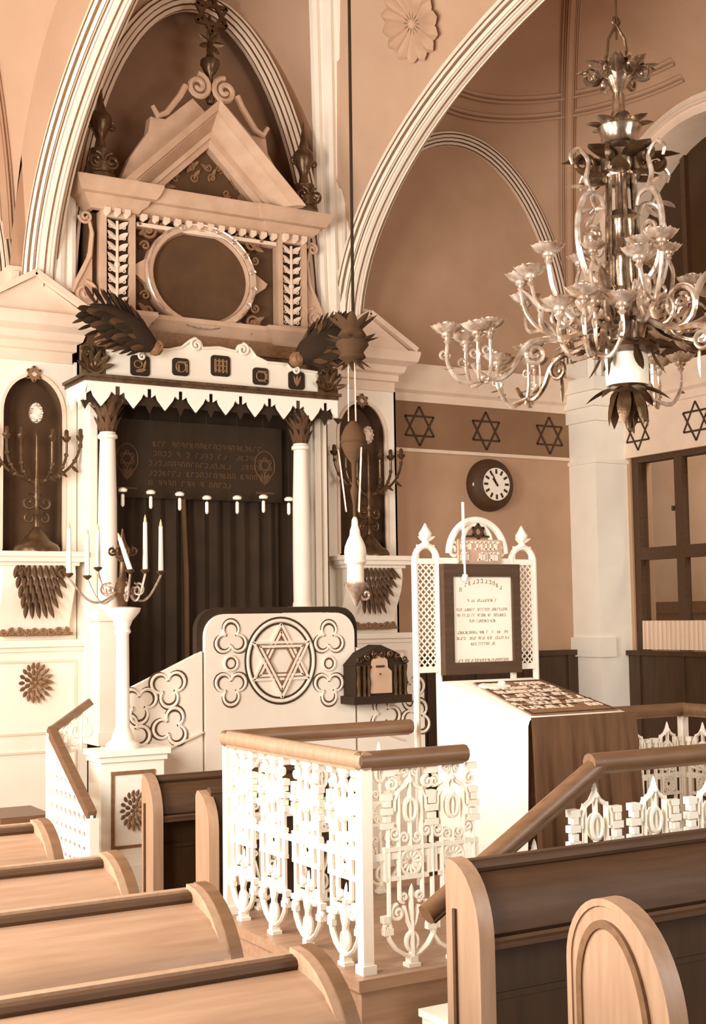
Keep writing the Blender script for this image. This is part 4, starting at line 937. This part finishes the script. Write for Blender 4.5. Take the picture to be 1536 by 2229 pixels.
b.grid(lambda i, j: V((lx0+.01+(lx1-lx0+.01+.07*(1-j))*i/n+0*j, ly0-.012-.03*(1-j)**.7*(1+sin(i*.62)+.5*sin(i*1.5+.6))-.004*(1-j), ZB+.02+(lz0-.015-ZB)*j)), list(range(n+1)), [k/10 for k in range(11)])
part(CL, 'front_face', b, 'drape', 'darker front face with soft vertical folds')  # separate folded sheet, darker brown than the white cloth
# embroidered cover
sl = (lz1-lz0)/(ly1-ly0); ud = V((0, 1, sl)).normalized(); un = V((0, -sl, 1)).normalized()
def top(x, y, h=.004): return V((x, y, lz0+sl*(y-ly0)))+un*h
b = MB(); q = [at(1130, 1556, Y=ly0+.03), at(1330, 1543, Y=ly0+.03)]
b.prism([(lx0+.05, .04), (lx1-.06, .04), (lx1-.04, .76), (lx0+.18, .76)], top(0, ly0), X_, ud, un, .006)
EM = solo('embroidered_cover', b, 'gilt', 'dark embroidered cover with rows of square letters on the lectern top', 'cover', (4.67, 6, 1.54))
for k in range(7):
    b = MB(); y = .68-k*.085; glyphs(b, top(0, ly0, .0105)+X_*(lx0+.19-.02*k)+ud*(y-.03), X_, ud, un, .45+.02*k, .058, 11, .003, .24); part(EM, 'text_line', b, 'stone')
b = MB()
for k in range(6): glyphs(b, top(0, ly0, .0105)+X_*(lx0+.17-.02*k)+ud*(.645-k*.085-.028), X_, ud, un, .5+.02*k, .016, 14, .003, .4)
for (u0, v0, u1, v1) in ((lx0+.07, .05, lx1-.08, .05), (lx0+.19, .745, lx1-.06, .745), (lx0+.07, .05, lx0+.19, .745), (lx1-.08, .05, lx1-.06, .745)): b.bar(top(0, ly0, .011)+X_*u0+ud*v0, top(0, ly0, .011)+X_*u1+ud*v1, .012, .004, un)
part(EM, 'border', b, 'ink')
b = MB(); pw = top(4.55, ly0+.62, .012)
b.prism([(-.09, -.03), (.02, -.05), (.1, -.02), (.09, .03), (.0, .02), (-.05, .05), (-.1, .02)], pw, X_, ud, un, .012)
b.ball(pw+un*.02+X_*.05, .025, 8, .6); solo('folded_kerchief', b, 'linen', 'crumpled white kerchief lying at the top of the embroidered cover', 'cloth', pw)

# ---------------------------------------------------------------- notice screen behind the lectern
SYc = 6.66
def sp(px, py): return at(px, py, Y=SYc)
T = thing('notice_screen', 'white arched iron screen with lattice wings holding a framed text, behind the lectern', 'screen', (sp(1035, 1470).x, SYc, ZB))
b = MB(); xl0, xl1 = sp(903, 1300).x, sp(952, 1300).x; xr0, xr1 = sp(1113, 1300).x, sp(1162, 1300).x; zt_ = sp(930, 1220).z; za = sp(930, 1190).z
zl = sp(930, 1222).z; zb_ = sp(930, 1458).z
for (u0, u1) in ((xl0, xl1), (xr0, xr1)):
    for u in (u0, u1): b.tube([(u, SYc, ZB), (u, SYc, zl)], .02, 8)
    um = (u0+u1)/2; b.tube([(um+(u1-u0)/2*cos(PI*k/14), SYc, zl+.095*sin(PI*k/14)) for k in range(15)], .02, 8)
    for z in (zl, zb_): b.box(u0, u1, SYc-.015, SYc+.015, z-.016, z+.016)
    for s_ in (-.35, .35): b.tube([(um+s_*(u1-u0), SYc, zl), (um+s_*(u1-u0), SYc, zl+.1)], .009, 6)
part(T, 'side_frame', b, 'white')
b = MB()
for (u0, u1) in ((xl0, xl1), (xr0, xr1)):
    b = MB(); w = u1-u0; sp_ = .042; k = -w
    while k < zl-zb_:
        for s_ in (1, -1):
            pa = [(u0 if s_ > 0 else u1, zb_+k), (u1 if s_ > 0 else u0, zb_+k+w)]
            (x0, z0), (x1, z1) = pa
            if z0 < zb_: f = (zb_-z0)/(z1-z0); x0 += (x1-x0)*f; z0 = zb_
            if z1 > zl: f = (zl-z0)/(z1-z0); x1 = x0+(x1-x0)*f; z1 = zl
            if z1 > z0+.005: b.tube([(x0, SYc+.004*s_, z0), (x1, SYc+.004*s_, z1)], .0055, 4)
        k += sp_
    part(T, 'lattice', b, 'white')
for (u0, u1) in ((xl0, xl1), (xr0, xr1)):
    b = MB(); um = (u0+u1)/2; z = zl+.1; b.lathe([(.03, z), (.02, z+.02), (.012, z+.03), (.035, z+.05), (.04, z+.07), (.02, z+.1), (.004, z+.13)], (um, SYc, 0), 10)
    for s_ in (-1, 1): b.leaf((um, SYc, z+.02), (s_, 0, .5), NY, .07, .02, .2)
    part(T, 'finial', b, 'white')
b = MB(); cxm = sp(1038, 1200).x; zc = sp(1038, 1205).z; R = sp(1098, 1200).x-cxm
b.tube([(cxm+R*cos(PI*k/24), SYc, zc+R*.98*sin(PI*k/24)) for k in range(25)], .022, 8); b.tube([(cxm+R*.5*cos(PI*k/16), SYc, zc+.07+R*.52*sin(PI*k/16)) for k in range(17)], .014, 6)
b.box(xl1-.01, xr0+.01, SYc-.015, SYc+.015, zl-.02, zl+.02)
for s_ in (-1, 1): b.scroll((cxm+s_*R*.83, SYc, zc+.02), X_, Z_, .05, 1.4, .011, PI/2, s_)
part(T, 'centre_arch', b, 'white')
b = MB(); star_bars(b, (cxm, SYc-.01, zc+.135), X_, Z_, NY, .05, .013, .01); b.box(cxm-.1, cxm+.1, SYc-.01, SYc, zc+.1, zc+.112); part(T, 'arch_star', b, 'ink')
b = MB(); px0, px1 = cxm-R*.76, cxm+R*.78; b.box(px0, px1, SYc-.03, SYc-.015, zc-.06, zc+.085); pq = part(T, 'plaque', b, 'carved')
b = MB(); glyphs(b, (px0+.015, SYc-.031, zc+.022), X_, Z_, NY, px1-px0-.03, .05, 9, .004, .26); glyphs(b, (px0+.015, SYc-.031, zc-.045), X_, Z_, NY, px1-px0-.03, .05, 10, .004, .26); part(pq, 'lettering', b, 'cream')
f0 = sp(957, 1465); f1 = sp(1116, 1230); fx0, fx1, fz0, fz1 = f0.x, f1.x, f0.z-.01, f1.z
T2 = thing('framed_notice', 'dark framed sheet of printed lines hung on the white notice screen', 'picture', ((fx0+fx1)/2, SYc-.03, fz0))
b = MB(); w = .068
for (u0, u1, z0, z1) in ((fx0, fx0+w, fz0, fz1), (fx1-w*.8, fx1, fz0, fz1), (fx0, fx1, fz1-w*1.1, fz1), (fx0, fx1, fz0, fz0+w)): b.box(u0, u1, SYc-.065, SYc-.02, z0, z1)
part(T2, 'frame', b, 'darkwood')
b = MB(); b.box(fx0+.03, fx1-.03, SYc-.045, SYc-.03, fz0+.03, fz1-.03); pp = part(T2, 'sheet', b, 'paper')
b = MB(); xm = (fx0+fx1)/2+.005; W = fx1-fx0-2*w-.03; zt = fz1-w*1.1
for k in range(13):
    a = PI*(.2+.6*k/12); glyphs(b, (xm-.2*cos(a)*1.0-.01, SYc-.046, zt-.17+.13*sin(a)), X_, Z_, NY, .022, .024, 1, .002, .2)
part(pp, 'heading', b, 'softink')
for dz, f in ((.135, .55), (.19, .95), (.225, .95), (.26, .5), (.33, .95), (.365, .98), (.4, .45), (.5, .95)):
    b = MB(); glyphs(b, (xm-W*f/2, SYc-.046, zt-dz-.02), X_, Z_, NY, W*f, .016, int(30*f), .002, .22); part(pp, 'text_line', b, 'softink')
p = sp(998, 1255); t = sp(998, 1095)
T = thing('screen_candle', 'tall thin white candle standing against the left arch of the notice screen', 'candle', (p.x, SYc-.05, p.z))
b = MB(); b.tube([(p.x, SYc-.06, p.z-.0), (p.x, SYc-.06, t.z)], [.011, .009], 8); part(T, 'wax', b, 'wax')
b = MB(); b.lathe([(.012, p.z-.03), (.022, p.z-.01), (.022, p.z+.01), (.012, p.z+.012)], (p.x, SYc-.06, 0), 8); part(T, 'holder', b, 'white')
# clock
cl = at(1061, 1057, Y=YB); cl.y = YB
T = thing('wall_clock', 'round dark wall clock with a white dial of heavy numerals', 'clock', cl)
b = MB(); b.lathe([(.275, 0), (.275, .04), (.265, .09), (.235, .13), (.19, .15), (.175, .16), (.17, .15)], cl, 40, 'y'); part(T, 'case', b, 'darkwood')
b = MB(); b.lathe([(.17, .148), (.17, .154)], cl, 40, 'y'); dl = part(T, 'dial', b, 'paper')
b = MB()
for k in range(12):
    a = 2*PI*k/12; u = V((sin(a), 0, cos(a))); b.obox(cl+u*.132+NY*.156, u, u.cross(NY), NY, .05, .024, .003)
part(dl, 'numerals', b, 'ink')
b = MB()
for ang, L, w in ((-27, .11, .013), (-38, .075, .02)):
    a = math.radians(ang); u = V((sin(a), 0, cos(a))); b.bar(cl+NY*.16-u*.025, cl+NY*.16+u*L, w, .004, NY)
b.ball(cl+NY*.16, .012, 8); part(dl, 'hands', b, 'ink')
b = MB(); b.lathe([(.02, 0), (.02, .012)], cl+V((-.245, -.095, -.005)), 10, 'y'); part(T, 'catch', b, 'glow')

# ---------------------------------------------------------------- pews
def endpoly(dp, top, r1, r2, n=10):
    """end outline in (y,z): far edge at 0, near edge at -dp, near top corner widely rounded"""
    return [(0, 0), (0, top-.03), (-.02, top)]+[(-(dp-r1)-r1*sin(PI/2*k/n), top-r2+r2*cos(PI/2*k/n)) for k in range(n+1)]+[(-dp, 0)]
def pew(label, group, x0, x1, y, top, ends, dp=.3, lid='wood', seat=.36, board='wood', lidr=.32, drop=.2):
    T = thing('pew', label, 'pew', ((x0+x1)/2, y, 0), group)
    r1, r2 = dp*.88, lidr
    for s_ in ends:
        x = x0 if s_ < 0 else x1
        b = MB(); b.prism(endpoly(dp, top, r1, r2), (x-(.055 if s_ > 0 else 0), y, 0), Y_, Z_, X_, .055); e = part(T, 'end_panel', b, 'woodend')
        b = MB(); ep_ = endpoly(dp, top, r1, r2)[2:]; xm_ = x-(.0275 if s_ > 0 else -.0275); b.sweep([(xm_, y+p[0], p[1]) for p in ep_], X_, [(-.032, -.006), (-.032, .01), (.032, .01), (.032, -.006)]); em = part(e, 'end_moulding', b, 'woodend')
        if s_ > 0: b = MB(); b.sweep([(xm_, y+p[0], p[1]) for p in ep_], X_, [(-.006, .004), (-.006, .013), (.034, .013), (.034, .004)]); part(e, 'outer_edge', b, 'rail', 'darker outer edge')
        if s_ < 0:
            b = MB(); b.sweep([(x-.004, y-.06, .1), (x-.004, y-.06, top-.16)], Y_, [(-.008, -.006), (-.008, .006), (.008, .006), (.008, -.006)]); part(e, 'end_groove', b, 'darkwood')
    xa, xb = x0+(.04 if -1 in ends else 0), x1-(.04 if 1 in ends else 0)
    b = MB(); P = []; q = dp-.03; rr1 = q*.96; rr2 = drop
    pts = [(-.03, top-.04)]+[(-(q-rr1)-rr1*sin(PI/2*k/12), top-.04-rr2+rr2*cos(PI/2*k/12)) for k in range(13)]
    inner = [(p[0]+.015, p[1]-.018) for p in pts]
    b.prism(pts+inner[::-1], (xa, y, 0), Y_, Z_, X_, xb-xa); part(T, 'desk_lid', b, lid)
    b = MB(); b.box(xa, xb, y-.035, y, top-.05, top-.004); part(T, 'top_rail', b, 'woodend' if lid == 'wood' else lid)
    b = MB(); b.tube([(xa, y-.043, top-.03), (xb, y-.043, top-.03)], .019, 8); part(T, 'lid_shadow', b, 'darkwood')  # dark strip stands in for the shadow under the top rail
    zl_ = pts[-1][1]
    b = MB(); b.box(xa, xb, y-dp+.0, y-.03, zl_-.045, zl_-.02); b.tube([(xa, y-dp+.01, zl_-.02), (xb, y-dp+.01, zl_-.02)], .014, 6); part(T, 'book_shelf', b, lid)
    b = MB(); b.box(xa, xb, y-.04, y-.005, .1, top-.05); b.box(xa, xb, y-.055, y-.04, .1, .25); b.box(xa, xb, y-.05, y-.04, .62, .64); part(T, 'back_board', b, board)
    if seat: b = MB(); b.box(xa, xb, y, y+seat, .43, .46); b.box(xa, xb, y+seat-.05, y+seat-.02, .05, .43); part(T, 'seat', b, board)
    return T
PG = 'wooden pews with curved book desks'
pl = [at(640, 2072, X=1.7), at(415, 1934, X=1.7), at(225, 1864, X=1.7), at(75, 1792, X=1.7)]
lb = ['nearest left pew, its curved wooden desk lid filling the bottom left corner', 'second left pew from the front edge, ending beside the platform side', 'third left pew from the bottom, in front of the white pedestal', 'farthest left pew, mostly cut off by the left edge']
for p, t in zip(pl, lb): pew(t, PG, -.9, 1.735, p.y, p.z+.01, (1,), dp=.33, lidr=.34, seat=.3, drop=.14, board='stall')
p = at(968, 1872, X=2.7)
pew('large dark pew at right with a rounded light end panel, in front of the steps', PG, 2.7, 6.2, p.y, p.z+.0, (-1,), dp=.2, lid='darkwood', seat=.25, board='stall', lidr=.26, drop=.2)
p = at(308, 1688, Z=1.06); q = at(425, 1720, Z=1.06)
pew('dark pew behind the reading platform, its rounded end beside the white pedestal', PG, p.x, 4.1, p.y, 1.06, (-1,), dp=.19, lid='darkwood', seat=0, board='stall', lidr=.24, drop=.18)
T = thing('bench', 'narrow wooden bench end standing between the far pew and the railing corner post', 'bench', (q.x, q.y, 0))
b = MB(); b.prism(endpoly(.18, 1.06, .16, .2), (q.x, q.y, 0), Y_, Z_, X_, .06); e = part(T, 'end_panel', b, 'woodend')
b = MB(); b.box(q.x+.05, q.x+1.0, q.y-.1, q.y-.04, .05, 1.04); b.tube([(q.x+.05, q.y-.07, 1.05), (q.x+1.0, q.y-.07, 1.05)], .03, 8); part(T, 'backrest', b, 'darkwood')
b = MB(); b.box(q.x+.05, q.x+1.0, q.y-.04, q.y+.36, .43, .46); part(T, 'seat', b, 'darkwood')
# bench with the arched end in front
ya, yb = at(1240, 2080, X=2.7).y, at(1455, 2150, X=2.7).y; ztop = at(1325, 1966, X=2.7).z; W = ya-yb
T = thing('bench', 'bench with a broad arched end panel and recessed light field, lower right foreground', 'bench', (2.7, (ya+yb)/2, 0))
def archend(s=1, dz=0):
    c = -.4*W; P = []
    for k in range(11): t = PI/2*k/10; P.append((c+.4*W*s*cos(t), ztop-dz-.2+(.2-.0)*sin(t)))
    for k in range(1, 13): t = PI/2*k/12; P.append((c-.6*W*s*sin(t), ztop-dz-.36+.36*cos(t)))
    return P
b = MB(); P = [(0, 0)]+archend()+[(-W, 0)]; b.prism(P, (2.7, ya, 0), Y_, Z_, X_, .06); e = part(T, 'end_panel', b, 'woodend')
b = MB(); Q = [(-.4*W+.4*W*.66, .15)]+archend(.7, .065)+[(-.4*W-.6*W*.7, .15)]
b.prism(Q, (2.694, ya, 0), Y_, Z_, X_, .004); part(e, 'inset_field', b, 'woodend')
b = MB(); b.sweep([(2.697, ya+p_[0], p_[1]) for p_ in Q], X_, [(-.01, -.012), (-.01, .012), (.006, .012), (.006, -.012)]); part(e, 'inset_moulding', b, 'rail')
b = MB(); b.sweep([(2.73, ya+p_[0], p_[1]) for p_ in P], X_, [(-.036, -.012), (-.036, .01), (.036, .01), (.036, -.012)]); part(e, 'edge_moulding', b, 'woodend')
b = MB(); b.box(2.75, 6.2, yb+.05, ya-.02, .43, .46); part(T, 'seat', b, 'darkwood')
b = MB(); b.box(2.75, 6.2, yb+.05, yb+.09, .05, .43); part(T, 'seat_front', b, 'darkwood')

# ---------------------------------------------------------------- chandelier
hx, hy = 4.775, 5.25
T = thing('chandelier', 'great brass chandelier with two tiers of scrolled arms hanging above the reading platform', 'chandelier', (hx, hy, 2.99))
Cc = V((hx, hy, 0))
def cyl(a): return V((cos(a), sin(a), 0))
b = MB(); b.tube([(hx+.02, hy, 7.4), (hx, hy, 5.12)], .008, 6); part(T, 'suspension_rod', b, 'bronze')
b = MB()
for s_ in (-1, 1): b.tube([(hx+s_*.0, hy, 5.2), (hx+s_*.04, hy-s_*.02, 5.12), (hx+s_*.055, hy-s_*.02, 5.02)], .009, 6)
b.tube(circ((hx, hy, 5.22), X_, Z_, .025, 12), .008, 6, True); part(T, 'hook', b, 'bronze')
def leafring(b, z, r, n, L, W, up, ph=0, curl=.4):
    for k in range(n): d = cyl(2*PI*k/n+ph); b.leaf(Cc+d*r+Z_*z, d+Z_*up, d*(.3)+Z_*(-1 if up > 0 else .6), L, W, curl, .25, 6)
b = MB(); b.lathe([(.02, 4.8), (.05, 4.86), (.09, 4.92), (.1, 4.97), (.04, 5.01), (.02, 5.05)], Cc, 14); leafring(b, 4.9, .05, 8, .17, .09, .8); leafring(b, 4.96, .05, 6, .15, .08, .2, .4)
for k in range(6): d = cyl(k*PI/3+.3); b.scroll(Cc+d*.14+Z_*4.92, d, Z_, .06, 1.5, .013, PI/2, 1)
part(T, 'top_crown', b, 'brass')
b = MB(); b.lathe([(.03, 4.62), (.06, 4.66), (.035, 4.72), (.035, 4.8), (.025, 4.82)], Cc, 14); b.lathe([(.07, 4.5), (.1, 4.53), (.1, 4.58), (.12, 4.62), (.09, 4.66), (.05, 4.68)], Cc, 18); leafring(b, 4.62, .06, 8, .12, .08, .7, .2)
b.lathe([(.1, 4.34), (.115, 4.38), (.11, 4.48), (.08, 4.5)], Cc, 18); part(T, 'upper_vase', b, 'brass')
b = MB(); leafring(b, 4.42, .06, 6, .24, .12, .55, .3); leafring(b, 4.36, .06, 6, .2, .11, -.3, .8)
for k in range(6): d = cyl(k*PI/3+.55); b.scroll(Cc+d*.2+Z_*4.42, d, Z_, .07, 1.5, .014, -PI/2, -1)
part(T, 'leaf_crown', b, 'bronze')
b = MB()
for k in range(6): d = cyl(k*PI/3); b.tube([Cc+d*.075+Z_*4.36, Cc+d*.085+Z_*4.1, Cc+d*.1+Z_*3.7], .011, 6)
b.lathe([(.035, 3.7), (.04, 4.0), (.055, 4.02), (.035, 4.06), (.035, 4.38)], Cc, 12); b.lathe([(.06, 3.72), (.075, 3.75), (.07, 3.9), (.085, 3.92), (.075, 3.96), (.075, 4.1), (.09, 4.12), (.06, 4.16)], Cc, 18)
part(T, 'shaft', b, 'brass')
for k in range(4):
    d = cyl(2*PI*k/4+.53+PI/2-.55); b = MB()
    L = [Cc+d*.1+Z_*3.72, Cc+d*.24+Z_*3.78, Cc+d*.3+Z_*3.92, Cc+d*.3+Z_*4.1, Cc+d*.24+Z_*4.22, Cc+d*.15+Z_*4.22, Cc+d*.12+Z_*4.16]
    b.stube(L, [.018, .02, .018, .017, .016, .014, .01])
    L = [Cc+d*.2+Z_*4.22, Cc+d*.24+Z_*4.3, Cc+d*.22+Z_*4.4, Cc+d*.28+Z_*4.46, Cc+d*.34+Z_*4.42, Cc+d*.33+Z_*4.37]
    b.stube(L, [.014, .014, .013, .012, .011, .008]); b.leaf(Cc+d*.24+Z_*4.25, d+Z_*.2, -Z_, .14, .06, .3); b.leaf(Cc+d*.28+Z_*4.05, -d+Z_*.6, d, .13, .06, .3); b.leaf(Cc+d*.29+Z_*3.9, -d-Z_*.2, d, .12, .06, .3)
    b.scroll(Cc+d*.2+Z_*4.0, d, Z_, .06, 1.5, .011, 0); part(T, 'bracket', b, 'silver')
b = MB(); b.lathe([(.05, 3.4), (.09, 3.44), (.11, 3.52), (.13, 3.58), (.12, 3.66), (.09, 3.7), (.07, 3.74)], Cc, 18); leafring(b, 3.56, .1, 8, .14, .08, -.6, .2); leafring(b, 3.64, .1, 8, .12, .07, .6); part(T, 'hub', b, 'brass')
b = MB(); b.lathe([(.1, 3.38), (.17, 3.4), (.18, 3.42), (.14, 3.44), (.08, 3.46)], Cc, 20); leafring(b, 3.42, .12, 9, .13, .09, .3, .1)
for k in range(6): d = cyl(k*PI/3+.2); b.leaf(Cc+d*.13+Z_*3.4, d*.2-Z_, d, .15, .05, .3)
for k in range(3):
    d = cyl(k*2*PI/3+2.2); b.tube([Cc+d*(.13*cos(t)+.0)+Z_*(3.62-.13*sin(t)) if False else Cc+d*.14+Z_*3.66, Cc+d*.17+Z_*3.55, Cc+d*.15+Z_*3.44], .011, 6)
part(T, 'lower_bowl', b, 'bronze')
b = MB(); b.lathe([(.11, 3.21), (.115, 3.25), (.115, 3.36), (.1, 3.38)], Cc, 20); part(T, 'white_shade', b, 'glow', 'smooth white cylinder below the bowl')
b = MB(); b.lathe([(.06, 3.2), (.1, 3.21), (.05, 3.16), (.04, 3.08), (.02, 3.02), (.012, 2.98)], Cc, 14); leafring(b, 3.2, .05, 6, .17, .07, .05, .2, .5); leafring(b, 3.19, .05, 6, .2, .075, -1.6, .6, -.3)
b.leaf(Cc+Z_*3.08, V((.1, 0, -1)), X_, .13, .05, .2); part(T, 'pendant', b, 'bronze')
def cup(par, p, s=1.0):
    b = MB(); b.lathe([(.008*s, -.05*s), (.022*s, -.03*s), (.012*s, -.02*s), (.034*s, -.005*s), (.03*s, .008*s), (.06*s, .02*s), (.085*s, .05*s), (.075*s, .052*s), (.03*s, .035*s), (.02*s, .05*s), (.026*s, .07*s), (.012*s, .078*s)], p, 14)
    for k in range(7): dd = cyl(k*.898); b.leaf(p+dd*.05*s+Z_*.02*s, dd+Z_*.7, Z_, .055*s, .04*s, .1, .3, 4)
    part(par, 'light_cup', b, 'silver')
base = math.atan2(-(-sin(TH)), -cos(TH))   # heading of the direction seen as "left" in the photograph
base = math.atan2(sin(TH), -cos(TH))
for k in range(6):
    d = cyl(base+2*PI*k/6+.12); s = d.cross(Z_)
    b = MB(); L = [Cc+d*.1+Z_*3.62, Cc+d*.22+Z_*3.5, Cc+d*.36+Z_*3.46, Cc+d*.48+Z_*3.45, Cc+d*.56+Z_*3.4, Cc+d*.62+Z_*3.3, Cc+d*.7+Z_*3.24, Cc+d*.79+Z_*3.26, Cc+d*.84+Z_*3.32]
    b.stube(L, [.02, .02, .019, .018, .018, .017, .016, .014, .012])
    b.scroll(Cc+d*.36+Z_*3.58, d, Z_, .12, 1.7, .017, -PI/2, 1, r1=.009); b.leaf(Cc+d*.47+Z_*3.6, d*.3+Z_, d, .15, .06, .4); b.leaf(Cc+d*.6+Z_*3.33, d*.6-Z_*.7, d, .12, .05, .4)
    b.scroll(Cc+d*.5+Z_*3.38, d, Z_, .07, 1.7, .012, PI/2, -1); b.scroll(Cc+d*.26+Z_*3.58, d, Z_, .08, 1.6, .012, -PI/2, 1); b.leaf(Cc+d*.48+Z_*3.34, -d*.1-Z_, d, .16, .03, .1); b.leaf(Cc+d*.3+Z_*3.47, d*.6-Z_, d, .12, .05, .4); b.leaf(Cc+d*.38+Z_*3.47, d*.5+Z_, d, .13, .05, .3)
    arm = part(T, 'lower_arm', b, 'silver' if k % 2 == 0 else 'brass')
    for j, (du, ds, dz) in enumerate(((.17, 0, .17), (.04, .15, .16), (.04, -.15, .15), (-.06, 0, .2))):
        q = Cc+d*(.8+du)+s*ds+Z_*(3.27+dz); b = MB()
        b.stube([Cc+d*.76+Z_*3.25, Cc+d*(.8+du*.55)+s*ds*.6+Z_*3.22, Cc+d*(.8+du)+s*ds+Z_*3.32, q], [.012, .012, .011, .01]); b.scroll(q-Z_*.07+d*.02, d, Z_, .03, 1.3, .007, PI, 1); b.leaf(Cc+d*(.8+du*.8)+s*ds+Z_*3.3, d-Z_*.4, Z_, .07, .03, .3)
        br = part(arm, 'light_branch', b, 'silver'); cup(br, q+Z_*.03)
for k in range(6):
    d = cyl(base+2*PI*k/6+.12+PI/6); s = d.cross(Z_)
    b = MB(); L = [Cc+d*.1+Z_*3.66, Cc+d*.2+Z_*3.54, Cc+d*.32+Z_*3.5, Cc+d*.46+Z_*3.56, Cc+d*.54+Z_*3.66, Cc+d*.57+Z_*3.78]
    b.stube(L, [.018, .018, .017, .015, .013, .012]); b.scroll(Cc+d*.3+Z_*3.66, d, Z_, .09, 1.6, .013, -PI/2, 1); b.scroll(Cc+d*.19+Z_*3.7, d, Z_, .06, 1.5, .011, 0, -1); b.leaf(Cc+d*.4+Z_*3.54, d*.5-Z_, d, .12, .05, .4); b.leaf(Cc+d*.25+Z_*3.56, d*.2+Z_, d, .14, .06, .3)
    b.stube([Cc+d*.3+Z_*3.5, Cc+d*.24+Z_*3.62, Cc+d*.26+Z_*3.78, Cc+d*.24+Z_*3.86], [.012, .012, .011, .01])
    arm = part(T, 'upper_arm', b, 'silver'); cup(arm, Cc+d*.57+Z_*3.83); cup(arm, Cc+d*.24+Z_*3.9, .8)
    b = MB(); q = Cc+d*.58+s*.12+Z_*3.72; b.stube([Cc+d*.46+Z_*3.56, Cc+d*.56+s*.08+Z_*3.58, q], .011); br = part(arm, 'light_branch', b, 'silver'); cup(br, q+Z_*.02)

# ---------------------------------------------------------------- light
def area(name, loc, rot, sx, sy, e, col):
    l = bpy.data.lights.new(name, 'AREA'); l.shape = 'RECTANGLE'; l.size = sx; l.size_y = sy; l.energy = e; l.color = col
    o = bpy.data.objects.new(name, l); COL.objects.link(o); o.location = loc; o.rotation_euler = rot; return o
DAY = (1, .965, .915)
for y, e in ((3.0, 330), (6.0, 420), (9.2, 200)): area('daylight_window', (-1.05, y, 3.05), (0, -PI/2, 0), 3.0, 1.6, e, DAY)
area('fill_back', (6.8, -2.2, 3.6), (PI/2*.97, 0, 0), 4, 3.4, 420, (1, .96, .91))  # added fill light behind the view, brightens faces turned towards it
area('courtyard_daylight', (10.9, 9.5, 5.5), (0, math.radians(38), 0), 1.2, 7, 260, DAY)
w = bpy.data.worlds.new('world'); sc.world = w; w.use_nodes = True
w.node_tree.nodes['Background'].inputs[0].default_value = (.95, .84, .72, 1); w.node_tree.nodes['Background'].inputs[1].default_value = .22
sc.view_settings.view_transform = 'Standard'; sc.view_settings.look = 'None'; sc.view_settings.gamma = 1; sc.view_settings.exposure = 0.1
sc.view_settings.use_curve_mapping = False
sc.cycles.max_bounces = 6
